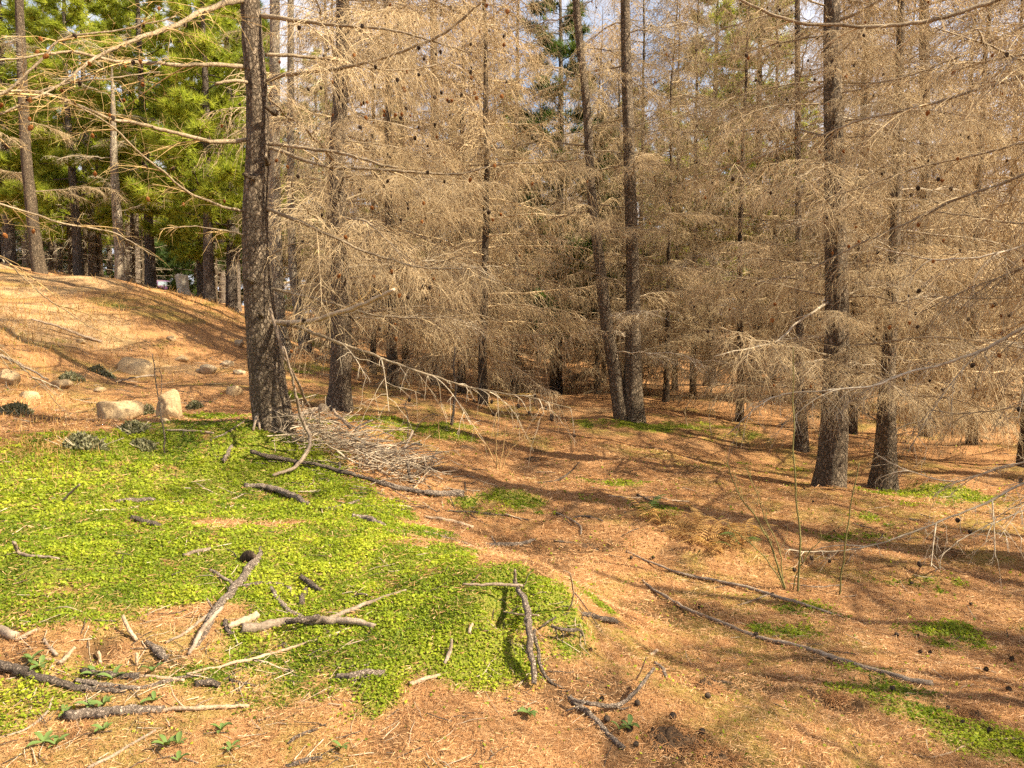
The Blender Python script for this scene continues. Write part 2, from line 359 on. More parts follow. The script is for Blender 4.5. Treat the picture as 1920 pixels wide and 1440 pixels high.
def blobs(rows):
    out = []
    for (py, x0, x1, s, thick) in rows:
        n = max(1, int(round((x1 - x0) / 55.0)) + 1)
        for px in np.linspace(x0, x1, n):
            g = Gp(px, py); d = math.hypot(g[0], g[1])
            out.append((g[0], g[1], 42.0 * d / FPX, max(thick * d / FPX * 3.0, 42.0 * d / FPX), s))
    return np.array(out)
GREEN = blobs([(780,370,470,.55,20),(800,290,470,.7,20),(830,0,560,.42,25),(850,0,570,.7,25),(880,0,620,.85,30),(920,0,690,.95,30),(960,0,750,1,30),(1000,0,800,1,30),(1040,0,860,1,30),
               (1080,0,950,.95,25),(1108,270,1010,.9,20),(1130,0,240,.7,25),(1140,540,1050,.85,20),(1170,0,190,.55,20),(1180,560,900,.8,20),(1205,420,900,.75,20),(1235,480,720,.75,20),(1230,890,985,.8,20),
               (1205,1040,1090,.6,15),(1270,300,720,.4,20),(1300,480,700,.35,20),(1310,0,160,.55,20),(1345,0,40,.6,20),(1255,100,190,.5,15),(1290,950,1010,.35,15),(1110,1030,1110,.8,15),(1130,1050,1120,.6,12),
               (640,535,570,.7,10),(690,540,600,.75,12),(740,540,580,.7,12),(690,660,760,.4,12),(790,560,600,.6,10),(785,680,740,.9,14),(800,700,860,.7,14),(820,760,880,.6,12),
               (793,1110,1190,.9,10),(800,1190,1340,.75,12),(815,1330,1420,.4,10),(925,1640,1790,.6,10),(945,1700,1900,.35,10),(905,1120,1260,.35,12),(935,1000,1120,.35,12),(870,1290,1400,.35,10),(960,1230,1330,.4,10),
               (935,860,960,.65,14),(955,890,1010,.5,12),(975,1640,1720,.4,8),(1005,1540,1640,.45,10),(1250,1540,1620,.5,14),(1290,1560,1700,.6,18),(1330,1640,1720,.55,16),(1185,1690,1800,.45,14),(1395,1790,1900,.65,20),
               (1350,1700,1760,.45,16),(1140,1450,1540,.4,12),(1090,1590,1760,.35,10),(1180,1430,1540,.35,12),(1210,1760,1900,.4,12),(570,200,380,.35,14),(640,300,420,.3,10),(640,0,90,.35,10),(880,1480,1540,.3,8)])
DARK = blobs([(1392,1220,1320,.9,16),(1425,1280,1380,.7,12),(1290,1300,1345,.9,14),(1312,1545,1590,1,8),(1165,1160,1200,.8,10),(1025,1070,1130,.9,8),(832,640,760,.6,8),(1238,165,250,.6,3),(1350,1800,1850,.5,14),
              (845,860,960,.5,8),(1140,1150,1190,.6,10),(1330,1440,1480,.4,12),(740,190,330,.35,14),(720,0,120,.3,14),(838,1180,1240,.5,6)])
SAND = blobs([(500,0,80,.9,12),(520,0,200,.85,12),(545,0,120,.8,14),(575,0,120,.8,14),(605,0,210,.85,14),(640,60,240,.7,12),(535,180,270,.8,8),(690,280,380,.5,8),(760,640,760,.3,10),(720,900,1100,.5,8),(700,930,1060,.6,6),(770,1050,1130,.5,8)])
def mask(x, y, B):
    m = np.ones_like(x)
    for (a, b, rx, ry, s) in B:
        m = m * (1 - s * np.exp(-(((x - a) / rx) ** 2 + ((y - b) / ry) ** 2)))
    return 1 - m
def sstep(a, b, v):
    t = np.clip((v - a) / (b - a), 0, 1); return t * t * (3 - 2 * t)
def green_from(m, x, y):
    n = 0.5 * fbm(x * 1.9 + 5, y * 1.9 + 8, 4) + 0.5 * fbm(x * 8 + 5, y * 8 + 8, 4)
    return sstep(0.18, 0.66, m * 0.78 + (n - 0.5) * 1.6) * sstep(0.02, 0.25, m)
def green_at(x, y):
    return green_from(lookup('gm', x, y), x, y)
def dark_at(x, y):
    m = mask(x, y, DARK)
    return sstep(0.4, 0.75, m * 0.8 + (fbm(x * 7 + 1, y * 7 + 2, 4) - 0.5) * 1.0)

GRID = {}
def lookup(key, x, y):
    f = GRID[key]; nx, ny = GRID['n']
    u = (np.arcsinh(np.asarray(x) / 160 * math.sinh(5.6)) / 5.6 + 1) / 2 * (nx - 1)
    v = (np.arcsinh((np.asarray(y) - 3.2) / 260 * math.sinh(5.6)) / 5.6 + 0.55) / 1.55 * (ny - 1)
    i = np.clip(u.astype(int), 0, nx - 2); j = np.clip(v.astype(int), 0, ny - 2); a = np.clip(u - i, 0, 1); b = np.clip(v - j, 0, 1)
    return (f[j, i] * (1 - a) + f[j, i + 1] * a) * (1 - b) + (f[j + 1, i] * (1 - a) + f[j + 1, i + 1] * a) * b
def build_ground():
    nx, ny = 520, 470
    u = np.linspace(-1, 1, nx); xs = 160 * np.sinh(5.6 * u) / math.sinh(5.6)
    k = 5.6; v0 = -0.55; v = np.linspace(v0, 1, ny); ys = 3.2 + 260 * np.sinh(k * v) / math.sinh(k)
    X, Y = np.meshgrid(xs, ys, indexing='xy')
    x, y = X.ravel(), Y.ravel()
    z = ground_z(x, y)
    V = np.stack([x, y, z], 1)
    i, j = np.meshgrid(np.arange(ny - 1), np.arange(nx - 1), indexing='ij')
    a = (i * nx + j).ravel()
    q = np.stack([a, a + 1, a + nx + 1, a + nx], 1)
    m, nt, b, _ = new_mat('forest_floor')
    v = coords(nt, 'Object')
    n1 = N(nt, 'ShaderNodeTexNoise', Scale=0.9, Detail=5.0, Roughness=0.6); nt.links.new(v, n1.inputs[0])
    n2 = N(nt, 'ShaderNodeTexNoise', Scale=26.0, Detail=6.0, Roughness=0.75); nt.links.new(v, n2.inputs[0])
    n3 = N(nt, 'ShaderNodeTexNoise', Scale=150.0, Detail=3.0, Roughness=0.7); nt.links.new(v, n3.inputs[0])
    c1 = ramp(nt, n1.outputs[0], [(0.30, (0.25, 0.108, 0.042)), (0.5, (0.42, 0.205, 0.085)), (0.70, (0.57, 0.35, 0.175))])
    c2 = ramp(nt, n2.outputs[0], [(0.30, (0.15, 0.066, 0.028)), (0.48, (0.41, 0.215, 0.095)), (0.70, (0.64, 0.42, 0.23))])
    c3 = ramp(nt, n3.outputs[0], [(0.30, (0.11, 0.045, 0.018)), (0.5, (0.40, 0.19, 0.075)), (0.68, (0.62, 0.38, 0.18))])
    lit = mixc(nt, 0.55, c1.outputs[0], c2.outputs[0]); lit = mixc(nt, 0.4, lit, c3.outputs[0])
    g1 = ramp(nt, n2.outputs[0], [(0.3, (0.09, 0.12, 0.014)), (0.5, (0.22, 0.265, 0.025)), (0.7, (0.38, 0.41, 0.05))])
    g2 = ramp(nt, n3.outputs[0], [(0.3, (0.03, 0.055, 0.008)), (0.5, (0.14, 0.19, 0.022)), (0.7, (0.30, 0.34, 0.05))])
    gr = mixc(nt, 0.5, g1.outputs[0], g2.outputs[0])
    ag = N(nt, 'ShaderNodeAttribute', attribute_name='green'); ad = N(nt, 'ShaderNodeAttribute', attribute_name='dark')
    gf = N(nt, 'ShaderNodeMath', operation='MULTIPLY'); nt.links.new(ag.outputs['Fac'], gf.inputs[0]); gf.inputs[1].default_value = 0.85
    af = N(nt, 'ShaderNodeAttribute', attribute_name='film'); gmx = N(nt, 'ShaderNodeMath', operation='MAXIMUM'); nt.links.new(gf.outputs[0], gmx.inputs[0]); nt.links.new(af.outputs['Fac'], gmx.inputs[1])
    c = mixc(nt, gmx.outputs[0], lit, gr)
    asd = N(nt, 'ShaderNodeAttribute', attribute_name='sand'); sdc = ramp(nt, n2.outputs[0], [(0.3, (0.34, 0.20, 0.09)), (0.5, (0.52, 0.345, 0.175)), (0.7, (0.66, 0.48, 0.27))])
    sdf = N(nt, 'ShaderNodeMath', operation='MULTIPLY'); nt.links.new(asd.outputs['Fac'], sdf.inputs[0]); sdf.inputs[1].default_value = 0.6
    c = mixc(nt, sdf.outputs[0], c, sdc.outputs[0])
    so = ramp(nt, n2.outputs[0], [(0.3, (0.025, 0.016, 0.010)), (0.55, (0.075, 0.045, 0.026)), (0.75, (0.2, 0.12, 0.06))])
    df = N(nt, 'ShaderNodeMath', operation='MULTIPLY'); nt.links.new(ad.outputs['Fac'], df.inputs[0]); df.inputs[1].default_value = 0.9
    c = mixc(nt, df.outputs[0], c, so.outputs[0])
    nt.links.new(c, b.inputs['Base Color'])
    b.inputs['Roughness'].default_value = 0.95; b.inputs['Specular IOR Level'].default_value = 0.05
    h = N(nt, 'ShaderNodeMath', operation='MULTIPLY_ADD'); nt.links.new(n3.outputs[0], h.inputs[0]); h.inputs[1].default_value = 0.35; nt.links.new(n2.outputs[0], h.inputs[2])
    bump(nt, b, h.outputs[0], 0.9, 0.05)
    gm = mask(x, y, GREEN); GRID['n'] = (nx, ny); GRID['z'] = z.reshape(ny, nx); GRID['gm'] = gm.reshape(ny, nx)
    me = mk_mesh('ground', V, q, None, [m], True, {'green': green_from(gm, x, y), 'dark': np.maximum(dark_at(x, y), 0.75 * sstep(0.60, 0.74, fbm(x * 2.6 + 31, y * 2.6 + 12, 4)) * (gm < 0.4)), 'film': sstep(0.50, 0.68, fbm(x * 0.9 + 71, y * 1.4 + 33, 4)) * sstep(0.35, 0.6, fbm(x * 7 + 1, y * 7 + 3, 3)) * 0.38 * (np.hypot(x, y) < 22), 'sand': sstep(0.15, 0.8, mask(x, y, SAND) + (fbm(x * 1.3, y * 1.3, 3) - 0.5) * 0.6)})
    o = ob('ground', me); tag(o, 'needle covered forest floor with a green mound and a bank', 'ground', None, 'structure')
build_ground()

# ------------------------------------------------------------------ cones
def cone_mesh(name, mat, L=0.032, Rr=0.012, rows=7, k=8):
    V = []; q = []
    for i in range(rows):
        t = i / (rows - 1); r = Rr * (math.sin(math.pi * (0.12 + 0.80 * t)) ** 0.7)
        for s in (0, 1):
            rr = r * (0.78 if s == 0 else 1.12) if 0 < i < rows - 1 else r * 0.5
            for j in range(k):
                a = 2 * math.pi * (j + 0.5 * (i % 2)) / k
                V.append((rr * math.cos(a), rr * math.sin(a), -L * (t + (0.06 if s == 0 else 0.0))))
    nr = rows * 2
    for i in range(nr - 1):
        for j in range(k):
            q.append((i * k + j, i * k + (j + 1) % k, (i + 1) * k + (j + 1) % k, (i + 1) * k + j))
    t = [tuple(range(0, 3))]
    V.append((0, 0, -L * 1.05)); c = len(V) - 1
    tr = [((nr - 1) * k + j, (nr - 1) * k + (j + 1) % k, c) for j in range(k)]
    V.append((0, 0, 0.002)); c = len(V) - 1
    tr += [((j + 1) % k, j, c) for j in range(k)]
    return mk_mesh(name, V, q, tr, [mat], False)
CONE_D = cone_mesh('larch_cone', M['cone_dark']); CONE_B = cone_mesh('larch_cone_brown', M['cone_brown'])
def egg_cloud(P, s, r2):
    """many small egg-shaped cones in one mesh (octahedra with a waist ring)"""
    k = 5; prof = [(0.0, 0.25), (-0.3, 0.95), (-0.65, 1.0), (-1.0, 0.3)]
    base = np.array([[rr * math.cos(2 * math.pi * j / k + i), rr * math.sin(2 * math.pi * j / k + i), z * 2.6] for i, (z, rr) in enumerate(prof) for j in range(k)])
    n = len(P); sc = s * (0.7 + 0.6 * r2.random((n, 1, 1)))
    tilt = (r2.random((n, 1, 2)) - 0.5) * 1.2
    B = np.repeat(base[None], n, 0) * sc
    B[:, :, :2] += B[:, :, 2:3] * tilt
    V = (B + P[:, None]).reshape(-1, 3)
    i, s_, j = np.meshgrid(np.arange(n), np.arange(3), np.arange(k), indexing='ij')
    b = i * 4 * k
    q = np.stack([b + s_ * k + j, b + s_ * k + (j + 1) % k, b + (s_ + 1) * k + (j + 1) % k, b + (s_ + 1) * k + j], -1).reshape(-1, 4)
    return V, q

# ------------------------------------------------------------------ twigs
def twigs_on(P, r2, dens=22.0, lmax=0.55, droop=0.6, fwd=0.5, side=0.75, up=0.1, start=0.1, rad=0.0028, sub=2, subl=0.45, n=5, taper=0.55, jit=0.25):
    """side twigs along each branch path P (N, m, 3); returns list of tube arrays and the tip points"""
    parts = []; tips = []
    for p in P:
        s = np.concatenate([[0], np.cumsum(np.linalg.norm(np.diff(p, axis=0), axis=1))]); L = s[-1]
        c = max(3, int(dens * L * (1 - start)))
        t = start + (1 - start) * (np.arange(c) + r2.random(c)) / c
        B = np.stack([np.interp(t * L, s, p[:, i]) for i in range(3)], 1)
        T = norm(np.stack([np.interp(np.minimum(t * L + 0.03, L), s, p[:, i]) - np.interp(np.maximum(t * L - 0.03, 0), s, p[:, i]) for i in range(3)], 1))
        S = norm(np.cross(T, np.array([0, 0, 1.0]) + 1e-6)) * np.where(np.arange(c) % 2 == 0, 1, -1)[:, None]
        D = norm(S * side * (0.3 + r2.random((c, 1))) + T * fwd * (0.5 + r2.random((c, 1))) + np.array([0, 0, up]) + (r2.random((c, 3)) - 0.5) * 2 * jit)
        l = lmax * (1 - taper * t) * (0.35 + 0.75 * r2.random(c)) * np.minimum(1, 0.45 + 2.2 * t)
        parts.append((B, D, l, rad * (0.75 + 0.5 * r2.random(c))))
    B = np.concatenate([a[0] for a in parts]); D = np.concatenate([a[1] for a in parts]); l = np.concatenate([a[2] for a in parts]); ra = np.concatenate([a[3] for a in parts])
    def grow(B, D, l, ra, n, g):
        tt = np.linspace(0, 1, n)
        wob = np.cumsum((r2.random((len(B), n, 3)) - 0.5) * 0.16, axis=1); wob -= wob[:, :1]
        dr = g * (0.15 + 1.3 * r2.random((len(B), 1)))
        Q = B[:, None] + l[:, None, None] * (D[:, None] * tt[None, :, None] + wob)
        Q[:, :, 2] -= l[:, None] * dr * tt[None] ** 1.7
        R = ra[:, None] * np.linspace(1.0, 0.45, n)[None]
        return Q, R
    Q, R = grow(B, D, l, ra, n, droop)
    out = [tubes(Q, R)]; tips.append(Q[:, -1])
    if sub:
        for k in range(sub):
            f = 0.2 + 0.7 * r2.random(len(Q)); idx = np.minimum((f * (n - 1)).astype(int), n - 2); fr = f * (n - 1) - idx
            a = np.arange(len(Q))
            b0 = Q[a, idx] * (1 - fr[:, None]) + Q[a, idx + 1] * fr[:, None]
            tg = norm(Q[a, idx + 1] - Q[a, idx])
            d2 = norm(tg * 0.7 + (r2.random((len(Q), 3)) - 0.5) * 1.5)
            Q2, R2 = grow(b0, d2, l * subl * (0.4 + 0.8 * r2.random(len(Q))), ra * 0.75, 4, droop * 0.9)
            out.append(tubes(Q2, R2)); tips.append(Q2[:, -1])
    return out, np.concatenate(tips)

def branch_path(L, el, droop, upturn, r2, n=9, bend=0.12):
    t = np.linspace(0, 1, n)
    x = L * t * (1 - 0.08 * t); z = L * (math.tan(el) * t - droop * t ** 2 + upturn * t ** 3.5)
    y = L * bend * (r2.random() - 0.5) * 2 * t ** 2
    w = np.cumsum((r2.random((n, 3)) - 0.5) * 0.035 * L, axis=0); w -= w[:1]
    return np.stack([x, y + 0 * t, z], 1) + w

# branch kinds shared by the nearer larches: limb + twigs, along +X, about 2.4 m
BR = []
def make_branch_kinds():
    for i in range(9):
        r2 = np.random.default_rng(100 + i)
        dead = i >= 7
        L = 2.4
        p = branch_path(L, math.radians(r2.uniform(-8, 12)), r2.uniform(0.10, 0.28), r2.uniform(0.0, 0.16), r2, 12)
        R = np.linspace(0.017, 0.004, 12)[None] * (0.8 if dead else 1)
        parts = [tubes(p[None], R, 6)]
        # secondary limbs
        secs = []
        for s in np.linspace(0.22, 0.85, 6 if not dead else 8):
            k = s * 11; a = int(k); b = p[a] + (p[a + 1] - p[a]) * (k - a)
            T = norm(p[a + 1] - p[a]); sgn = 1 if r2.random() > 0.5 else -1
            d = norm(T * 0.75 + np.array([0, sgn * r2.uniform(0.4, 0.9), r2.uniform(-0.25, 0.2)]))
            l = L * (0.42 - 0.25 * s) * r2.uniform(0.7, 1.2); tt = np.linspace(0, 1, 12)[:, None]
            secs.append(b + d * l * tt + np.array([0, 0, -1.0]) * l * r2.uniform(0.1, 0.4) * tt ** 2)
        secs = np.array(secs)
        parts.append(tubes(secs, np.repeat(np.linspace(0.007, 0.0025, 12)[None], len(secs), 0), 4))
        V, q = join(parts); limb = mk_mesh('limb', V, q, None, [M['limb'] if not dead else M['twig_grey']])
        if dead: tw, tips = twigs_on([p] + list(secs), r2, 18, 0.46, 0.3, 0.6, 0.9, 0.0, 0.1, 0.0028, 1)
        else: tw, tips = twigs_on([p] + list(secs), r2, 32, 0.52, 0.75, 0.55, 0.85, 0.0, 0.05, 0.0026, 2, 0.55)
        V, q = join(tw); twm = mk_mesh('twigs', V, q, None, [M['twig_grey'] if dead else M['twig']])
        BR.append((limb, twm, tips))
make_branch_kinds()

def larch_kind(seed, H, R0, nb, Lmax, low=1.0, dens=8.0, lm=0.6, rad=0.0045, weep=1.0, dead_low=False, sub=1, cones=160):
    """a whole bare larch at the origin: trunk mesh, crown mesh, cones mesh"""
    r2 = np.random.default_rng(seed)
    n = 26; zt = np.linspace(-0.35, H, n)
    w = np.cumsum((r2.random((n, 2)) - 0.5) * 0.05, axis=0); w -= w[3]
    path = np.stack([w[:, 0], w[:, 1], zt], 1)
    f = np.clip(zt / H, 0, 1); rad_t = R0 * (1 - 0.9 * f ** 0.9) + R0 * 0.35 * np.exp(-np.maximum(zt, 0) / 0.25)
    pp = smooth_path(path, 60); rr = np.interp(np.linspace(-0.35, H, 60), zt, rad_t)
    V, q, t = log_arrays(pp, rr, 10, 0.10, seed, True, 3.0)
    trunk = mk_mesh('trunk', V, q, t, [M['bark_far']])
    P = []
    Rb = []
    for i in range(nb):
        h = low + (H - low - 0.3) * (i + r2.random()) / nb; fh = h / H
        az = i * 2.39996 + r2.uniform(-0.5, 0.5)
        L = Lmax * max(0.12, (1 - fh) ** 0.75) * r2.uniform(0.6, 1.12)
        el = math.radians(-6 + 38 * fh + r2.uniform(-9, 9))
        p = branch_path(L, el, r2.uniform(0.10, 0.34) * (1.1 - fh), r2.uniform(0, 0.2), r2, 8)
        c, s = math.cos(az), math.sin(az)
        p = np.stack([p[:, 0] * c - p[:, 1] * s, p[:, 0] * s + p[:, 1] * c, p[:, 2]], 1)
        b = np.array([np.interp(h, zt, path[:, 0]), np.interp(h, zt, path[:, 1]), h])
        P.append(p + b); Rb.append(np.linspace(0.004 + 0.0065 * L, 0.003, 8))
    P = np.array(P); Rb = np.array(Rb)
    tw, tips = twigs_on(P, r2, dens, lm, weep, 0.5, 0.6, 0.0, 0.06, rad, sub, 0.5, 4)
    V, q = join([tubes(P, Rb, 4)] + tw)
    crown = mk_mesh('crown', V, q, None, [M['twig_grey'] if dead_low else M['twig']])
    cm = None
    if cones:
        idx = r2.choice(len(tips), min(cones, len(tips)), replace=False)
        V, q = egg_cloud(tips[idx], 0.011, r2); cm = mk_mesh('cones', V, q, None, [M['cone_dark']], False)
    return trunk, crown, cm

KINDS = [larch_kind(200, 11.0, 0.080, 100, 2.7, 0.75, 33.0, 0.66, 0.0050, 0.95, sub=2, cones=420),
         larch_kind(201, 12.0, 0.085, 104, 2.9, 0.9, 31.0, 0.70, 0.0052, 0.8, sub=2, cones=420),
         larch_kind(202, 9.5, 0.065, 96, 2.4, 0.65, 34.0, 0.60, 0.0049, 1.1, sub=2, cones=320),
         larch_kind(203, 12.5, 0.09, 104, 2.9, 0.95, 31.0, 0.70, 0.0052, 0.9, sub=2, cones=420)]

# ------------------------------------------------------------------ pines
def pine_kind(seed, H, R0, nb, Lmax, low, mat, tuft_n=20, nl=0.25):
    r2 = np.random.default_rng(seed)
    zt = np.linspace(-0.4, H, 40); pp = np.stack([0.05 * np.sin(zt * 0.5 + seed), 0.05 * np.cos(zt * 0.4), zt], 1)
    rr = R0 * (1 - 0.88 * np.clip(zt / H, 0, 1)) + R0 * 0.3 * np.exp(-np.maximum(zt, 0) / 0.3)
    V, q, t = log_arrays(pp, rr, 12, 0.10, seed, True, 2.0)
    trunk = mk_mesh('trunk', V, q, t, [M['bark_pine']])
    P = []; Rb = []; tp = []; td = []
    for i in range(nb):
        h = low + (H - low) * ((i + r2.random()) / nb); fh = (h - low) / (H - low)
        az = i * 2.39996 + r2.uniform(-0.6, 0.6)
        L = Lmax * (1 - 0.85 * fh ** 1.2) * r2.uniform(0.65, 1.15)
        p = branch_path(L, math.radians(r2.uniform(-8, 22)), r2.uniform(0.0, 0.15), r2.uniform(0.05, 0.3), r2, 8)
        c, s = math.cos(az), math.sin(az)
        p = np.stack([p[:, 0] * c - p[:, 1] * s, p[:, 0] * s + p[:, 1] * c, p[:, 2] + h], 1)
        P.append(p); Rb.append(np.linspace(0.006 + 0.010 * L, 0.006, 8))
        m = int(12 + 26 * L)
        f = 0.22 + 0.78 * r2.random(m) ** 0.8; f[0] = 1.0
        for a in f:
            k = a * 6.999; j = int(k); b = p[j] + (p[j + 1] - p[j]) * (k - j)
            T = norm(p[j + 1] - p[j])
            d = norm(T * 0.6 + np.array([0, 0, 0.5]) + (r2.random(3) - 0.5) * 1.3)
            off = norm(np.cross(T, [0, 0, 1.0]) * r2.uniform(-1, 1) + d * 0.4) * r2.uniform(0.0, 0.55) * min(L, 1.6) * (1.2 - a)
            tp.append(b + off); td.append(d)
    tp = np.array(tp); td = np.array(td)
    n = len(tp)
    dirs = norm(td[:, None] * 0.8 + (r2.random((n, tuft_n, 3)) - 0.5) * 2.0)
    base = tp[:, None] + dirs * 0.01
    ln = nl * (0.7 + 0.5 * r2.random((n, tuft_n, 1)))
    sd = norm(np.cross(dirs, r2.random((n, tuft_n, 3)) - 0.5)) * 0.011
    tip = base + dirs * ln - np.array([0, 0, 0.25]) * ln * 0.3
    V = np.stack([base - sd, base + sd, tip], 2).reshape(-1, 3)
    tr = np.arange(len(V)).reshape(-1, 3)
    rnd = np.repeat(np.clip(r2.random(n)[:, None] * 0.75 + r2.random((n, tuft_n)) * 0.25, 0, 1).ravel(), 3)
    needles = mk_mesh('needles', V, None, tr, [mat], False, {'rnd': rnd})
    V, q = tubes(np.array(P), np.array(Rb), 5)
    limbs = mk_mesh('branches', V, q, None, [M['bark_pine']])
    return trunk, limbs, needles
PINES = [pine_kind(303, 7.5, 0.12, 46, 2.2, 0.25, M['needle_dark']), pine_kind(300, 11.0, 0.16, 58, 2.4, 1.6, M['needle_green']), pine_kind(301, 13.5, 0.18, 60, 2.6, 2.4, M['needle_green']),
         pine_kind(302, 12.0, 0.17, 58, 2.6, 1.4, M['needle_dark'])]
def pine(kind, px, Y, s, rz, label, group=None):
    x = (px - 960) / FPX * Y; z = float(ground_z(x, Y)[0])
    r = ob('pine_tree', None, None, (x, Y, z), (0, 0, rz), s); r.empty_display_size = 0.2
    tag(r, label, 'tree', group)
    tr, li, ne = PINES[kind + 1]
    ob('trunk', tr, r); c = ob('crown', li, r); ob('needles', ne, c)
    return r

# ------------------------------------------------------------------ named larches: trunks traced, branches one by one
def hero_trunk(pts, widths, Y, top, mat, seed, k=40, rings=170, rough=0.075):
    """pts: (px, py) along the stem from foot to the frame's top; continues up to height top"""
    P = [W(px, py, Y) for px, py in pts]
    R = [w * Y / FPX / 2 for w in widths]
    base = P[0].copy(); base[2] -= 0.35
    d = norm(P[-1] - P[-2]); d = norm(d * 0.4 + np.array([0, 0, 0.6]))
    up = P[-1] + d * max(0.5, (top - P[-1][2]))
    P = [base] + P + [P[-1] * 0.5 + up * 0.5, up]; R = [R[0] * 1.12] + R + [R[-1] * 0.62, R[-1] * 0.12]
    path = smooth_path(P, rings)
    s = np.concatenate([[0], np.cumsum(np.linalg.norm(np.diff(np.array(P), axis=0), axis=1))])
    sp = np.concatenate([[0], np.cumsum(np.linalg.norm(np.diff(path, axis=0), axis=1))])
    rad = np.interp(sp, s * sp[-1] / s[-1], R)
    return path, rad, log_arrays(path, rad, k, rough, seed, True, 2.2, 0.18)
def thing(name, loc, label, cat, group=None):
    o = ob(name, None, None, loc); o.empty_display_size = 0.2
    tag(o, label, cat, group); return o
def put(name, V, q, t, mats, parent, origin, smooth=True):
    """mesh given in world coordinates, stored about the origin of its thing"""
    me = mk_mesh(name, np.asarray(V) - np.asarray(origin), q, t, mats, smooth)
    return ob(name, me, parent)

def add_kind_branches(root, origin, path, rad, seed, n, zlo, zhi, smin, smax, dead_lo=0.0, side=None, tilt=(-6, 16)):
    r2 = np.random.default_rng(seed)
    for i in range(n):
        z = zlo + (zhi - zlo) * (i + r2.random()) / n
        c = np.array([np.interp(z, path[:, 2], path[:, j]) for j in range(3)])
        az = i * 2.39996 + r2.uniform(-0.6, 0.6) if side is None else r2.uniform(*side)
        kind = int(r2.integers(7, 9)) if r2.random() < dead_lo else int(r2.integers(0, 7))
        limb, tw, tips = BR[kind]
        s = r2.uniform(smin, smax)
        b = ob('branch', limb, root, c - origin, (0, -math.radians(r2.uniform(*tilt)), az), s)
        ob('twigs', tw, b)
        if kind < 7:
            for j in r2.choice(len(tips), int(r2.integers(2, 6)), replace=False):
                ob('cone', CONE_D if r2.random() < 0.75 else CONE_B, b, tips[j], (r2.uniform(-.5, .5), r2.uniform(-.5, .5), 0), r2.uniform(0.8, 1.2) / s)

def traced_branch(root, origin, pts, Y0, Y1, r0, r1, seed, dens=15, lmax=0.5, droop=0.5, up=0.1, mat='twig', sub=2, cones=0, brown=0.5, twrad=0.0026, limbmat='limb', curvY=0.0, side=0.8, start=0.12):
    r2 = np.random.default_rng(seed)
    f = np.linspace(0, 1, len(pts))
    P = [W(px, py, Y0 + (Y1 - Y0) * a + curvY * math.sin(math.pi * a)) for (px, py), a in zip(pts, f)]
    L = sum(np.linalg.norm(P[i + 1] - P[i]) for i in range(len(P) - 1))
    n = max(10, int(L / 0.045))
    p = smooth_path(P, n)
    w = np.cumsum((r2.random((n, 3)) - 0.5) * 0.012, axis=0); w -= np.linspace(0, 1, n)[:, None] * w[-1]; p = p + w
    rad = np.linspace(r0 * 0.85, r1 * 0.9, n) * (1 + 0.22 * (r2.random(n) - 0.5))
    V, q, t = log_arrays(p, rad, 8, 0.12, seed)
    b = put('branch', V, q, t, [M[limbmat]], root, origin)
    if dens > 0:
        secs = []
        for s in np.arange(0.25, 0.95, 0.5 / max(L, 0.6)):
            k = s * (n - 1); a = int(k); T = norm(p[min(a + 1, n - 1)] - p[max(a - 1, 0)]); S = norm(np.cross(T, [0, 0, 1.0])) * (1 if r2.random() > 0.5 else -1)
            d = norm(T * 0.7 + S * r2.uniform(0.3, 0.9) + np.array([0, 0, r2.uniform(-0.3, 0.25)]))
            l = L * 0.30 * (1.1 - s) * r2.uniform(0.7, 1.3); tt = np.linspace(0, 1, 10)[:, None]
            secs.append(p[a] + d * l * tt + np.array([0, 0, -1.0]) * l * droop * 0.5 * tt ** 2)
        tw, tips = twigs_on([p] + secs, r2, dens, lmax, droop, 0.5, side, up, start, twrad, sub, 0.5)
        if secs: tw.append(tubes(np.array(secs), np.repeat(np.linspace(0.006, 0.0022, 10)[None], len(secs), 0), 4))
        V, q = join(tw); put('twigs', V, q, None, [M[mat]], b, origin)
        if cones:
            for j in r2.choice(len(tips), cones, replace=False):
                ob('cone', CONE_B if r2.random() < brown else CONE_D, b, tips[j] - origin, (r2.uniform(-.6, .6), r2.uniform(-.6, .6), 0), r2.uniform(0.85, 1.3))
    return b

# --- the curved larch on the mound
YA = 7.2
pathA, radA, (V, q, t) = hero_trunk([(514,806),(507,760),(498,680),(490,600),(482,500),(479,400),(483,300),(483,200),(476,100),(469,0)],
                                    [76,70,63,57,51,46,42,39,37,34], YA, 9.5, M['bark'], 1, 64, 300, 0.085)
oA = np.array([pathA[8][0], pathA[8][1], W(514, 806, YA)[2]])
A = thing('larch_tree', oA, 'thick curved larch rising from the green mound beside the brush pile', 'tree')
put('trunk', V, q, t, [M['bark']], A, oA)
tb = lambda *a, **k: traced_branch(A, oA, *a, **k)
G = dict(mat='twig_gold', dens=14, lmax=0.66, droop=0.3, up=0.12, sub=2, cones=7, brown=0.7, twrad=0.0021)
tb([(468,2),(420,10),(370,26),(320,50),(270,66),(200,95),(120,150),(60,185)], YA, 5.2, 0.030, 0.006, 11, **G)
tb([(472,124),(400,124),(330,126),(260,124),(200,118),(130,100),(40,106),(-60,120)], YA, 5.6, 0.024, 0.006, 12, **G)
tb([(476,158),(440,156),(405,157)], YA, 6.8, 0.018, 0.013, 13, dens=0)
tb([(470,262),(400,264),(340,252),(270,236),(200,225),(130,192),(60,176),(-40,170)], YA, 5.4, 0.024, 0.006, 14, **G)
tb([(468,398),(400,380),(345,352),(300,318),(250,272),(190,222),(120,190)], YA, 5.6, 0.015, 0.005, 15, **G)
tb([(470,440),(420,430),(360,425),(300,430)], YA, 6.4, 0.010, 0.003, 16, dens=6, lmax=0.4, droop=0.5, mat='twig_gold')
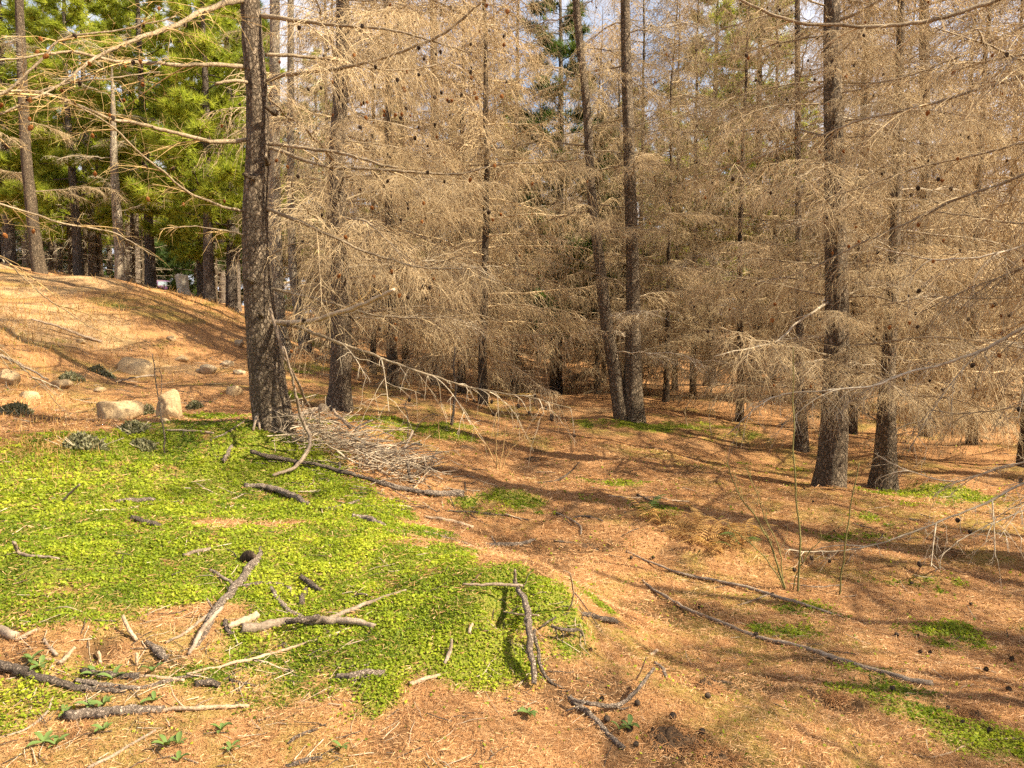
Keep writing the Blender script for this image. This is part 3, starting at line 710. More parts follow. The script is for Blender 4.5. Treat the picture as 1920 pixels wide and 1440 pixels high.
Tn = dict(mat='twig', dens=26, lmax=0.6, droop=0.85, up=0.05, sub=2, cones=20, brown=0.35)
tb([(490,30),(540,38),(610,48),(690,52),(780,68),(880,100)], YA, 6.6, 0.024, 0.006, 17, **Tn)
tb([(498,152),(530,142),(580,132),(650,122),(740,100),(820,68),(880,22),(930,-20)], YA, 6.4, 0.023, 0.008, 18, **Tn)
tb([(498,102),(550,103),(610,108),(680,122),(760,128),(830,118),(900,90)], YA, 7.6, 0.020, 0.005, 19, **Tn)
tb([(500,268),(550,272),(610,280),(660,290),(720,310),(745,314)], YA, 7.0, 0.021, 0.012, 20, dens=7, lmax=0.4, droop=0.8, cones=4, brown=0.9)
tb([(500,276),(560,300),(620,316),(700,318),(780,322),(860,325),(920,312),(1010,305),(1080,300)], YA, 6.3, 0.020, 0.005, 21, **Tn)
tb([(500,392),(550,408),(620,440),(690,474),(760,498),(840,508),(920,500)], YA, 6.5, 0.020, 0.005, 22, **Tn)
tb([(505,540),(560,552),(620,568),(700,588),(790,595),(870,590)], YA, 6.7, 0.016, 0.004, 23, mat='twig', dens=12, lmax=0.45, droop=0.7, cones=4)
tb([(500,603),(540,607),(590,602),(640,588),(690,568),(738,543)], YA, 6.2, 0.030, 0.017, 24, dens=9, lmax=0.4, droop=-0.15, up=0.4, start=0.72, mat='twig_gold', limbmat='brush')
tb([(505,600),(570,616),(640,640),(730,672),(830,708),(920,730),(1000,742),(1070,765)], YA, 6.0, 0.020, 0.004, 25, mat='twig_grey', dens=13, lmax=0.42, droop=1.0, cones=16, brown=0.0, start=0.45)
tb([(482,500),(520,470),(560,455),(610,470)], YA, 6.9, 0.012, 0.004, 26, mat='twig', dens=12, lmax=0.4, droop=0.6)
for i, (px, py) in enumerate([(470,525),(490,590),(500,300),(466,330),(505,205)]):
    c = W(px, py, YA - 0.16); d = norm(np.array([rng.uniform(-0.5, 0.5), -0.7, 0.15]))
    V, q, t = log_arrays(smooth_path([c - d * 0.06, c + d * 0.02, c + d * 0.05], 6), np.linspace(0.030, 0.014, 6), 9, 0.3, 500 + i)
    put('branch_stub', V, q, t, [M['bark']], A, oA)
add_kind_branches(A, oA, pathA, radA, 31, 14, CAM_Z + 3.4, 8.8, 0.4, 0.75)

def hero(pts, widths, Y, top, label, seed, nbr, zlo, zhi, smin, smax, mat='bark', dead=0.0, k=24, rings=120, stems=(), **kw):
    path, rad, (V, q, t) = hero_trunk(pts, widths, Y, top, M[mat], seed, k, rings, 0.08)
    o = W(pts[0][0], pts[0][1], Y)
    r = thing('larch_tree', o, label, 'tree')
    put('trunk', V, q, t, [M[mat]], r, o)
    add_kind_branches(r, o, path, rad, seed, nbr, o[2] + zlo, o[2] + zhi, smin, smax, dead, **kw)
    for (p2, w2, tp, sd, nb) in stems:
        pa, ra, (V, q, t) = hero_trunk(p2, w2, Y, tp, M[mat], sd, k, rings, 0.08)
        put('trunk', V, q, t, [M[mat]], r, o)
        add_kind_branches(r, o, pa, ra, sd, nb, o[2] + zlo, o[2] + zhi, smin, smax, dead, **kw)
    return r, o, path
hero([(635,778),(637,730),(640,650),(637,500),(632,300),(640,150),(643,0)], [56,42,38,33,29,26,23], 10.5, 11.0,
     'straight larch with swept-down boughs just behind the curved larch', 41, 50, 1.1, 8.5, 0.6, 1.2, dead=0.15, side=(-1.75, 1.4))
hero([(1190,797),(1187,720),(1187,620),(1186,500),(1180,300),(1172,0)], [42,34,28,24,21,17], 12.5, 12.0,
     'twin-stemmed larch forking at the ground, one stem leaning towards the curved larch', 42, 30, 0.9, 9.0, 0.55, 0.95, dead=0.2,
     stems=[([(1168,792),(1160,745),(1152,690),(1138,610),(1125,500),(1108,350),(1100,200),(1080,0)], [34,28,25,23,20,17,15,13], 11.0, 43, 22)])
rD, oD, pathD = hero([(1555,918),(1560,860),(1566,760),(1569,600),(1566,400),(1562,200),(1560,0)], [62,54,47,42,37,32,28], 8.6, 10.5,
     'stout dark larch hung with weeping twigs, standing on the open needle floor', 44, 56, 0.9, 8.0, 0.45, 0.95, dead=0.15, k=36, rings=200)
add_kind_branches(rD, oD, pathD, None, 144, 14, oD[2] + 0.9, oD[2] + 4.6, 0.35, 0.6, 0.1, side=(-2.4, -0.7))
traced_branch(rD, oD, [(1560,562),(1530,580),(1490,605),(1455,640),(1400,655),(1340,668)], 8.6, 7.9, 0.018, 0.005, 51, mat='twig', dens=17, lmax=0.5, droop=1.1, limbmat='twig_grey')
traced_branch(rD, oD, [(1575,660),(1620,668),(1680,672),(1740,690)], 8.6, 8.2, 0.014, 0.005, 52, mat='twig_grey', dens=12, lmax=0.4, droop=0.9)
traced_branch(rD, oD, [(1575,560),(1640,556),(1720,580),(1820,606)], 8.6, 8.1, 0.014, 0.005, 53, mat='twig', dens=14, lmax=0.45, droop=0.9)
hero([(1655,908),(1660,850),(1665,700),(1680,400),(1690,0)], [52,40,27,18,12], 9.6, 10.0,
     'larch close behind the stout dark larch, its foot veiled by a dead drooping bough', 45, 40, 0.5, 8.0, 0.55, 1.0, dead=0.15)
hero([(1502,846),(1501,780),(1500,700),(1497,400),(1495,0)], [30,23,16,11,9], 11.5, 9.5,
     'slim larch standing beside the stout dark larch, nearer the twin-stemmed one', 46, 34, 0.9, 8.0, 0.5, 0.9)
hero([(76,524),(68,470),(60,400),(48,280),(40,100),(36,0)], [28,22,20,18,16,14], 19.0, 11.5,
     'leaning dark larch on the crest of the sunny bank', 47, 12, 1.6, 9.0, 0.5, 0.9, mat='bark_far', dead=0.3)
hero([(228,524),(224,460),(218,380),(214,300),(212,200)], [24,18,16,13,8], 20.0, 8.0,
     'pale dead larch with bristling bare boughs beside the bank crest', 48, 16, 1.5, 6.5, 0.35, 0.7, mat='bark_pale', dead=1.0, tilt=(-2, 22))
hero([(572,640),(556,560),(548,480),(545,300),(545,0)], [22,17,15,13,11], 16.5, 11.0,
     'slender pale larch rising between the curved larch and the one behind it', 49, 16, 2.2, 9.0, 0.35, 0.6, mat='bark_pale', dead=0.3)
hero([(528,652),(522,600),(517,480),(515,300),(515,0)], [34,27,24,20,17], 15.5, 11.5,
     'pale grey larch trunk half hidden behind the curved larch', 50, 16, 2.2, 9.0, 0.35, 0.6, mat='bark_pale', dead=0.3)
hero([(1735,850),(1735,600),(1735,300),(1733,0)], [26,22,19,16], 14.0, 11.0,
     'thin larch deep in the twigs beyond the stout dark larch', 54, 24, 0.9, 9.0, 0.5, 0.95)
hero([(818,700),(820,600),(818,400),(815,200),(812,0)], [22,18,16,14,12], 17.5, 11.0,
     'thin larch in the grey twigs halfway between the straight larch and the twin-stemmed one', 55, 24, 0.8, 9.0, 0.55, 0.95)

# --- the larch beside the camera on the right, whose boughs sweep into view
pathK, radK, (V, q, t) = hero_trunk([(2290,1060),(2290,700),(2288,300),(2285,-200)], [110,84,74,62], 5.6, 9.0, M['bark'], 60, 24, 90, 0.08)
oK = W(2290, 1060, 5.6); oK[2] = float(ground_z(oK[0], oK[1])[0])
K = thing('larch_tree', oK, 'larch out of frame whose long boughs sweep in across the right edge', 'tree')
put('trunk', V, q, t, [M['bark']], K, oK)
kb = lambda *a, **k: traced_branch(K, oK, *a, **k)
KT = dict(mat='twig', dens=22, lmax=0.55, droop=0.85, up=0.0, sub=2, cones=7, brown=0.6)
kb([(2280,-120),(2060,-50),(1940,-25),(1860,5),(1740,38),(1640,50),(1550,48),(1470,36),(1400,8),(1350,-20)], 5.6, 6.0, 0.026, 0.010, 61, mat='twig', dens=9, lmax=0.4, droop=0.7, cones=3)
kb([(2285,-20),(2080,60),(1920,140),(1800,178),(1690,205),(1600,230),(1500,268),(1420,296),(1300,330)], 5.6, 6.6, 0.018, 0.004, 62, **KT)
kb([(2285,100),(2080,230),(1920,325),(1800,375),(1700,425),(1610,462),(1510,505),(1420,530)], 5.6, 6.4, 0.018, 0.004, 63, **KT)
kb([(2285,200),(2060,380),(1930,458),(1850,480),(1770,488),(1700,478),(1640,462)], 5.6, 6.0, 0.017, 0.005, 64, mat='twig_grey', dens=10, lmax=0.55, droop=1.2, cones=8, brown=0.2, limbmat='twig_grey')
kb([(2288,330),(2080,540),(1920,616),(1850,655),(1770,682),(1700,698),(1640,722),(1560,732),(1480,742),(1420,765),(1365,815)], 5.6, 6.2, 0.022, 0.004, 65, mat='twig_grey', dens=15, lmax=0.5, droop=0.8, cones=4, brown=0.2, limbmat='twig_grey')
kb([(2288,700),(2080,850),(1930,905),(1850,944),(1770,975),(1690,1002),(1610,1026),(1520,1034),(1470,1030)], 5.6, 5.4, 0.016, 0.004, 66, mat='twig_grey', dens=16, lmax=0.34, droop=0.5, cones=9, brown=0.05, limbmat='twig_grey')
kb([(2288,560),(2100,790),(1960,850),(1860,878),(1780,900),(1700,880),(1640,850)], 5.6, 7.6, 0.016, 0.004, 67, mat='twig_grey', dens=16, lmax=0.5, droop=0.7, limbmat='twig_grey')
kb([(2285,20),(2100,190),(1960,260),(1850,290),(1740,310),(1620,350),(1500,385)], 5.6, 6.9, 0.015, 0.004, 68, **KT)
kb([(2285,250),(2100,420),(1960,540),(1850,560),(1740,556),(1650,575)], 5.6, 7.0, 0.015, 0.004, 69, **KT)
kb([(2285,-200),(2100,-60),(1980,20),(1880,70),(1780,115),(1680,150),(1580,160)], 5.6, 6.8, 0.016, 0.004, 70, **KT)
kb([(2285,150),(2120,330),(2000,410),(1900,420),(1800,405),(1700,400),(1600,420)], 5.6, 7.3, 0.015, 0.004, 71, **KT)
kb([(2288,450),(2120,660),(2000,720),(1900,760),(1800,775),(1720,765)], 5.6, 7.2, 0.014, 0.004, 72, mat='twig', dens=17, lmax=0.5, droop=0.9)
kb([(2288,620),(2120,800),(2000,905),(1900,960),(1820,1000),(1760,1045)], 5.6, 5.2, 0.012, 0.003, 73, mat='twig_grey', dens=12, lmax=0.3, droop=0.6, cones=6, brown=0.0, limbmat='twig_grey')

add_kind_branches(K, oK, pathK, radK, 74, 26, oK[2] + 2.2, 8.5, 0.7, 1.15)
# --- the larch beside the camera on the left
pathL, radL, (V, q, t) = hero_trunk([(-560,1100),(-565,700),(-570,300),(-575,-200)], [90,72,62,50], 4.9, 6.5, M['bark'], 80, 20, 70, 0.08)
oL = W(-560, 1100, 4.9); oL[2] = float(ground_z(oL[0], oL[1])[0])
Lt = thing('larch_tree', oL, 'larch out of frame whose golden boughs reach in across the left edge', 'tree')
put('trunk', V, q, t, [M['bark']], Lt, oL)
lb = lambda *a, **k: traced_branch(Lt, oL, *a, **k)
LG = dict(mat='twig_gold', dens=12, lmax=0.5, droop=0.25, up=0.1, sub=2, cones=5, brown=0.8, twrad=0.0017)
lb([(-565,100),(-200,120),(-20,190),(60,150),(130,85),(230,60),(330,30)], 4.9, 5.6, 0.018, 0.005, 81, **LG)
lb([(-565,260),(-200,230),(-20,215),(90,165),(200,150),(300,135)], 4.9, 6.0, 0.016, 0.004, 82, **LG)
lb([(-565,300),(-200,340),(-30,375),(60,402),(140,424),(220,440),(290,480)], 4.9, 6.2, 0.014, 0.004, 83, **LG)
lb([(-565,420),(-200,420),(-20,470),(80,560),(160,610),(230,640)], 4.9, 7.0, 0.010, 0.003, 85, mat='twig_gold', dens=7, lmax=0.3, droop=0.3)
lb([(-565,520),(-200,540),(-20,640),(50,700),(110,760)], 4.9, 6.0, 0.010, 0.003, 86, mat='twig_grey', dens=8, lmax=0.25, droop=0.3)
# --- the stand of bare larches behind
def stand():
    r2 = np.random.default_rng(77)
    keep = [(W(px, 700, Y)[0], Y) for px, Y in [(635,10.5),(1180,12.5),(1555,8.6),(1655,9.6),(1502,11.5),(1735,14),(818,17.5),(550,16.5),(520,15.5)]]
    spots = []
    fixed = [(930,21,0),(1010,27.5,1),(1250,16.5,2),(1390,15.0,0),(1300,20,3),(1120,19,2),(700,16.5,2),(760,22,3),(880,26,1),(1600,13.5,1),(1830,12.5,0),(1930,10.5,2),(1880,15.5,3),(1450,18,1),(1060,31,0),(640,20,1),(1200,24,3),(1560,18.5,0),(1680,17,2),(1790,18.5,1),(735,14.2,3),(865,15.5,1),(965,18.5,3),(905,13.6,0)]
    for px, Y, k in fixed:
        spots.append(((px - 960) / FPX * Y, Y, k))
    tries = 0
    while len(spots) < 96 and tries < 6000:
        tries += 1
        Y = 15 + 40 * r2.random() ** 0.8; px = r2.uniform(560, 2150)
        if Y < 27 and 830 < px < 1130: continue
        x = (px - 960) / FPX * Y
        if min(math.hypot(x - a, Y - b) for a, b in keep + [(s[0], s[1]) for s in spots]) < 1.6: continue
        spots.append((x, Y, int(r2.integers(0, 4))))
    spots.sort(key=lambda a: a[0] / a[1]); order = 0
    nth = ['first', 'second', 'third', 'fourth', 'fifth', 'sixth', 'seventh', 'eighth', 'ninth', 'tenth', 'eleventh', 'twelfth', 'thirteenth', 'fourteenth', 'fifteenth', 'sixteenth', 'seventeenth', 'eighteenth', 'nineteenth', 'twentieth']
    for i, (x, Y, k) in enumerate(spots):
        tr, cr, cm = KINDS[k]
        z = float(ground_z(x, Y)[0]); s = r2.uniform(0.85, 1.1)
        near = Y < 19.9 and order < 20
        if near: order += 1
        r = ob('larch_tree', None, None, (x, Y, z), (0, 0, r2.uniform(0, 6.28)), s); r.empty_display_size = 0.2
        tag(r, 'bare twiggy larch in the near rows of the stand, %s from the left' % nth[order - 1] if near else 'bare twiggy larch deep in the dense stand', 'tree', 'larches in the near rows of the stand' if near else 'larches deep in the stand')
        ob('trunk', tr, r); c = ob('crown', cr, r)
        if cm: tag(ob('cones', cm, c), kind='stuff')
stand()
def off_larch(x, Y, H, r0, seed, n):
    z = float(ground_z(x, Y)[0]); zt = np.linspace(-0.4, H, 40); r2 = np.random.default_rng(seed)
    path = np.stack([x + 0.12 * np.sin(zt * 0.6 + seed), Y + 0.1 * np.cos(zt * 0.5 + seed), z + zt], 1); rad = r0 * (1 - 0.85 * np.clip(zt / H, 0, 1)) + r0 * 0.3 * np.exp(-np.maximum(zt, 0) / 0.25)
    o = np.array([x, Y, z]); r = thing('larch_tree', o, 'bare larch beyond the right edge, shading the needle floor', 'tree', 'larches beyond the right edge')
    V, q, t = log_arrays(path, rad, 16, 0.08, seed, True, 2.2); put('trunk', V, q, t, [M['bark']], r, o)
    add_kind_branches(r, o, path, rad, seed, n, z + 0.9, z + H * 0.93, 0.5, 0.95, 0.3)
for i, (x, Y, H, r0, n) in enumerate([(4.5, 0.9, 4.6, 0.10, 12), (5.6, 2.2, 5.0, 0.13, 14), (5.2, -0.6, 5.4, 0.12, 14), (6.5, 0.7, 6.0, 0.12, 14), (6.9, 3.3, 6.0, 0.14, 16), (7.3, 5.0, 6.4, 0.13, 16), (7.9, 1.8, 6.8, 0.14, 16), (8.0, -1.6, 7.0, 0.14, 16), (8.9, 4.0, 7.2, 0.15, 18), (9.2, 6.6, 7.6, 0.15, 18), (10.2, 1.0, 8.0, 0.16, 18), (10.8, 4.8, 8.2, 0.15, 18), (11.4, 8.0, 8.6, 0.17, 20), (12.5, 2.6, 8.8, 0.16, 18)]):
    off_larch(x, Y, H, r0, 400 + i, n)

# --- pines and bare stems beyond the bank
for i, (k, px, Y, s, lab) in enumerate([(0, 398, 20.5, 0.9, 'bright green pine just left of the curved larch'), (1, 262, 31, 1.1, 'tall sunny pine beyond the grey post'),
        (0, 180, 28, 1.05, 'sunny pine behind the pale dead larch'), (1, 20, 27, 1.0, 'pine behind the leaning dark larch on the crest'),
        (0, 110, 36, 1.2, 'pine glimpsed between the leaning larch and the pale dead one'), (2, 480, 34, 1.15, 'dark pine behind the curved larch trunk'), (0, 150, 22.5, 0.85, 'sunny pine with low boughs between the leaning larch and the dead one'), (1, 285, 23.5, 0.85, 'sunny pine just left of the grey post'), (1, 440, 22, 0.85, 'sunny pine boughs meeting the curved larch trunk'), (0, 30, 23, 0.9, 'sunny pine at the crest near the left edge'),
        (2, 420, 42, 1.1, 'far dark pine under the patch of sky'), (0, -90, 24, 1.0, 'pine at the left edge of the bank'),
        (2, 1046, 20.0, 0.9, 'dark green pine showing between the larches left of the leaning twin stem'), (1, 1330, 23, 0.9, 'pale green pine far behind the twin-stemmed larch'),
        (1, 1415, 19.5, 0.85, 'pale green pine veiled by twigs between the twin-stemmed and the stout larch'), (0, 1250, 40, 1.1, 'far pine deep behind the twin-stemmed larch'),
        (0, 740, 40, 1.0, 'far pine behind the straight larch'),
        (1, 600, 46, 1.1, 'far pine in the gap right of the curved larch'), (2, 860, 48, 1.1, 'far dark pine behind the thin larch at mid-frame'), (1, 960, 52, 1.2, 'far pine closing the needle-covered glade'),
        (2, 1130, 50, 1.2, 'far dark pine between the twin stems'), (1, 1500, 48, 1.1, 'far pine behind the slim larch'), (0, 1180, 30, 0.9, 'sunlit pine hidden behind the twin stems'),
        (1, 250, 42, 1.2, 'far pine above the parked car'), (2, 60, 44, 1.2, 'far dark pine behind the row on the bank'), (0, 378, 23.5, 0.8, 'young bright pine beside the grey post'), (1, 445, 27, 0.95, 'bright pine touching the left side of the curved larch')]):
    pine(k, px, Y, s, i * 1.7, lab)

for i, (px, Y) in enumerate([(-40,46),(30,50),(95,45),(160,52),(215,47),(270,70),(330,72),(395,47),(450,52),(510,48),(560,56),(640,60),(120,64),(20,66),(290,66),(318,72),(345,67),(372,63),(262,60),(720,58),(800,64),(900,66),(1000,70),(1100,64),(1220,60)]):
    pine(-1, px, Y, 1.55 if px < 600 else 1.3, i * 2.1, 'bushy dark pine in the far row closing the view beyond the larches', 'bushy pines of the far row')
def stems_on_bank():
    r2 = np.random.default_rng(88)
    lo = [larch_kind(210, 8.0, 0.10, 60, 1.9, 0.3, 8.0, 0.5, 0.005, 0.6, True, 1, 0), larch_kind(211, 9.0, 0.12, 64, 2.1, 0.4, 8.0, 0.55, 0.005, 0.7, True, 1, 0)]
    for px, Y in [(5,27),(28,29),(105,28),(122,30),(140,27.5),(168,29),(195,28),(255,29),(272,30),(408,31),(432,33),(60,34)]:
        x = (px - 960) / FPX * Y; z = float(ground_z(x, Y)[0])
        tr, cr, cm = lo[int(r2.integers(0, 2))]
        r = ob('larch_tree', None, None, (x, Y, z), (0, 0, r2.uniform(0, 6.28)), r2.uniform(0.7, 1.0)); r.empty_display_size = 0.2
        tag(r, 'thin bare larch in the shaded row beyond the bank', 'tree', 'thin larches beyond the bank')
        ob('trunk', tr, r); ob('crown', cr, r)
stems_on_bank()

# ------------------------------------------------------------------ rocks
import bmesh
def rock(px, py, wpx, hpx, seed, label, mat='rock', up=1.0, sub=4, flat=0.35, depth=0.8):
    g = Gp(px, py + hpx * 0.5); Y = g[1]; w = wpx * Y / FPX; h = hpx * Y / FPX
    bm = bmesh.new(); bmesh.ops.create_icosphere(bm, subdivisions=sub, radius=1.0)
    co = np.array([v.co[:] for v in bm.verts]); fa = [[v.index for v in f.verts] for f in bm.faces]; bm.free()
    r2 = np.random.default_rng(seed)
    d = np.ones(len(co))
    for i in range(16):                      # cut flat faces
        nrm = norm(r2.normal(size=3)); c = 0.55 + 0.3 * r2.random()
        p = co @ nrm; k = p > c; co[k] -= np.outer((p[k] - c) * (0.94 if flat > 0.3 else 0.5), nrm)
    n1 = fbm(co[:, 0] * 2.2 + seed, co[:, 1] * 2.2 + co[:, 2] * 1.7 + seed, 4) - 0.5
    n2 = 1.6 * fbm(co[:, 0] * 9 + co[:, 2] * 5 + seed, co[:, 1] * 9 - co[:, 2] * 4, 3) - 0.8
    co = co * (1 + 0.28 * n1 + 0.05 * n2)[:, None]
    co = co * np.array([w / 2 * 1.06, w / 2 * depth, h * 0.72 * up])
    me = mk_mesh('boulder', co, None, fa, [M[mat]], True)
    z = float(ground_z(g[0], g[1] + w * 0.2)[0])
    o = ob('boulder', me, None, (g[0], g[1] + w * 0.25, z + h * 0.24), (r2.uniform(-.1, .1), r2.uniform(-.12, .12), r2.uniform(-.3, .3)))
    tag(o, label, 'rock')
for a in [(212,764,98,46,1,'broad sunlit tan boulder, the widest at the edge of the moss'), (317,754,56,60,2,'tall upright tan boulder beside the broad one'),
          (250,685,76,32,3,'angular pinkish boulder halfway up the bank'), (435,730,32,22,4,'small round tan stone left of the curved larch'),
          (386,692,40,20,5,'low grey boulder below the shaded part of the bank'), (423,680,32,14,6,'pointed low stone near the foot of the curved larch bank'),
          (336,672,28,12,7,'flat split stone above the low grey boulder'), (447,641,18,16,8,'pale pointed stone close to the curved larch trunk on the bank'),
          (319,634,18,10,9,'small stone lying in the branch shadows of the bank'), (110,719,40,18,10,'reddish stone in the dry weeds at the left'),
          (183,729,30,11,11,'flat pale stone between the reddish stone and the tall boulder'), (606,764,24,18,12,'rounded pale stone touching the straight larch foot'),
          (308,787,24,12,13,'small pale stone leaning under the tall boulder'), (10,704,46,30,14,'tan boulder cut by the left edge'), (50,738,44,16,15,'low tan rock beside the left-edge boulder'),
          (372,694,16,10,16,'small pale stone tucked against the low grey boulder'), (150,640,20,9,17,'small stone under the fallen pale branch on the bank'), (448,697,26,10,18,'low flat stone by the mossy foot of the bank'),
          (372,546,12,12,19,'white stone lying beside the grey post')]:
    rock(a[0], a[1], a[2], a[3], a[4], a[5], 'rock_grey' if a[4] in (5, 6, 8, 12, 16, 18) else 'rock', sub=4 if a[2] > 45 else 3, flat=0.2 if a[4] in (4, 12) else 0.4)

# ------------------------------------------------------------------ fallen branches and sticks
def stick(pts, w, label, mat='log_bark', lifts=None, name='fallen_branch', cat='branch', forks=(), seed=None, k=10, rough=0.14, sleeve=None, group=None, sink=0.35):
    """pts (px, py) along the stick on the ground, w its widths in picture pixels"""
    seed = len(bpy.data.objects) if seed is None else seed
    r2 = np.random.default_rng(seed)
    def build(pts, w, lifts, mat):
        P = []
        for i, pt in enumerate(pts):
            lf = 0.0 if lifts is None else lifts[i]
            g = W(*pt) if len(pt) == 3 else Gp(pt[0], pt[1], lf); P.append(g)
        P = np.array(P); R = np.array([0.85 * wi * p[1] / FPX / 2 for wi, p in zip(interp_r(w, len(P)), P)])
        for i in range(len(P)):
            if lifts is None or lifts[i] < 0.02: P[i, 2] += R[i] * (1 - sink)
        L = np.sum(np.linalg.norm(np.diff(P, axis=0), axis=1)); n = int(np.clip(L / max(R.mean() * 0.8, 0.008), 10, 110))
        p = smooth_path(P, n); rad = interp_r(R, n)
        wob = np.cumsum((r2.random((n, 3)) - 0.5) * R.mean() * 0.55, axis=0); wob -= np.linspace(0, 1, n)[:, None] * wob[-1]; p = p + wob
        p[:, 2] = np.maximum(p[:, 2], lookup('z', p[:, 0], p[:, 1]) + rad * (0.75 - sink))
        rad = rad * (1 + 0.16 * (fbm(np.arange(n) * 0.35 + seed, np.zeros(n) + seed, 2) - 0.5) * 2)
        return p, rad, log_arrays(p, rad, k, rough, seed, mat in ('log_bark', 'log_dark') and R.mean() > 0.008, 1.2)
    p, rad, (V, q, t) = build(pts, w, lifts, mat)
    o = p[len(p) // 2].copy(); o[2] -= rad[len(p) // 2]
    if forks or sleeve:
        root = thing(name, o, label, cat, group)
        put('stem', V, q, t, [M[mat]], root, o)
        for fp, fw, fl in forks:
            a, b, (V, q, t) = build(fp, fw, fl, mat); put('side_branch', V, q, t, [M[mat]], root, o)
        if sleeve:
            sp, sw, sm = sleeve
            a, b, (V, q, t) = build(sp, sw, None, sm); put('bark_sleeve', V, q, t, [M[sm]], root, o)
        return root
    me = mk_mesh(name, V - o, q, t, [M[mat]], True)
    return tag(ob(name, me, None, o), label, cat, group)
S = stick
S([(300,1336),(370,1332),(465,1327)], [10,10,9], 'branch half sheathed in thick scaly bark, bare pale wood at its other half', 'wood_pale', sleeve=([(128,1348),(180,1343),(240,1337),(305,1334)], [24,25,23,16], 'log_bark'),
  forks=[([(352,1332),(330,1310),(318,1282)], [4,3,2], [0,.03,.06]), ([(362,1330),(380,1316),(400,1308)], [4,3,2], [0,.03,.05])])
S([(-20,1250),(30,1265),(90,1284),(160,1296),(235,1298)], [20,22,20,14,9], 'long dark scaly log entering at the lower left edge', 'log_dark')
S([(143,1281),(200,1290),(260,1292),(320,1280),(376,1268)], [13,14,10,9,8], 'curved dark-ended branch lying just above the long dark log')
S([(158,1262),(200,1266),(260,1271)], [16,17,16], 'short charred log below the hollow with the broken sticks', 'log_dark')
S([(258,1270),(300,1272),(345,1277)], [7,8,6], 'needle-dusted pale stick end running on from the charred log', 'wood_pale')
S([(367,1285),(390,1286),(411,1288)], [14,15,14], 'short stub of scaly bark right of the curved dark-ended branch', 'log_dark')
S([(350,1266),(420,1252),(480,1237),(560,1214),(610,1197),(656,1179)], [6,7,8,7,6,4], 'long pale debarked stick slanting across the mound front', 'wood_pale', forks=[([(478,1240),(515,1250),(556,1260)], [6,5,3], None)])
S([(489,1028),(470,1065),(448,1100),(420,1132),(392,1172),(366,1214)], [8,20,24,24,22,16], 'half buried log dusted with needles, pointing down the mound', 'log_bark', sink=0.9)
S([(310,1206),(345,1188),(375,1168),(402,1146)], [5,7,8,8], 'thin stick crossing under the half buried log', 'wood_grey')
S([(355,1228),(372,1195),(392,1165),(415,1140)], [8,11,11,9], 'grey stick lying on the lower end of the half buried log', 'wood_grey', lifts=[0,.02,.04,.05])
S([(398,1142),(392,1130),(388,1122)], [5,5,4], 'tiny upright stub over the crossing sticks', 'log_bark', lifts=[.04,.08,.1])
S([(430,1182),(455,1170),(483,1158)], [16,18,18], 'short smooth pale log right of the crossing sticks', 'wood_pale', sink=0.1)
S([(422,1166),(426,1180),(434,1192)], [10,12,11], 'dark bark curl at the end of the short pale log', 'log_dark')
S([(456,1184),(500,1177),(560,1173),(630,1172),(702,1178)], [24,22,20,17,12], 'peeling silvery log lying level across the mound', 'wood_grey', forks=[([(600,1170),(660,1166),(695,1174)], [8,8,6], None)])
S([(440,1103),(480,1098),(520,1096),(540,1102),(548,1118)], [8,10,10,10,8], 'crooked dark branch hooked at its tip, touching the half buried log')
S([(394,1071),(415,1083),(436,1096)], [7,8,8], 'short dark stick left of the hooked branch', 'log_bark')
S([(507,1104),(518,1128),(538,1148),(565,1160)], [9,11,12,11], 'bent grey branch under the hooked one', 'log_bark')
S([(538,1166),(566,1163),(597,1156)], [12,13,12], 'dark broken stub on top of the silvery log', 'log_dark', lifts=[.05,.05,.05])
S([(618,1162),(660,1148),(705,1130),(762,1107)], [10,10,8,5], 'flaky grey stick half sunk in the leaves right of the silvery log', 'wood_grey', sink=0.6)
S([(565,1082),(580,1095),(600,1108)], [11,13,8], 'charred root piece in the dark leaves', 'log_dark', lifts=[.03,.03,.01])
S([(566,1136),(572,1118),(578,1105)], [14,16,10], 'blackened broken chunk beneath the charred root piece', 'log_dark')
S([(662,1120),(678,1113),(697,1120)], [3,4,3], 'small arched twig on the leaves right of the charred root', 'log_bark', lifts=[0,.03,0])
S([(462,914),(500,922),(540,936),(578,951)], [12,14,15,12], 'thick dark log lying on the moss below the brush pile', 'log_bark')
S([(609,957),(640,950),(673,940)], [5,7,6], 'short curved stick near the foot of the thick moss log', 'log_bark')
S([(662,971),(690,978),(718,988)], [13,16,13], 'stubby brown log at the edge of the moss', 'log_bark')
S([(248,975),(270,982),(297,990)], [11,13,14], 'short charred stub alone in the moss', 'log_dark')
S([(345,1043),(368,1036),(393,1032)], [9,9,8], 'short pale-grey stick in the moss above the half buried log', 'wood_grey')
S([(220,945),(255,942),(290,940)], [12,12,9], 'small grey log with a thin stick along it', 'log_bark')
S([(143,962),(190,958),(245,954),(303,940)], [4,5,5,3], 'thin pale stick lying beside the small grey log', 'wood_pale')
S([(119,940),(132,926),(149,908)], [5,6,4], 'thin leaning stick at the left of the moss', 'wood_grey', lifts=[0,.06,.14])
S([(25,1018),(32,1035),(60,1046),(110,1049)], [8,8,7,5], 'bent pale stick with an upturned end near the left edge', 'wood_grey', lifts=[.09,.02,0,0])
S([(965,1090),(978,1108),(988,1140),(995,1190),(998,1240),(1001,1281)], [9,13,15,16,15,13], 'grey bark log lying down the front of the mound crest', 'log_bark', lifts=[.05,.07,.09,.09,.05,.02], sink=0)
S([(868,1096),(915,1097),(979,1098)], [5,7,7], 'stick crossing level over the top of the crest log', 'wood_grey', lifts=[.04,.06,.09])
S([(965,1069),(966,1082),(967,1094)], [5,7,7], 'stub pointing up behind the crossing stick on the crest', 'wood_grey', lifts=[.14,.09,.05])
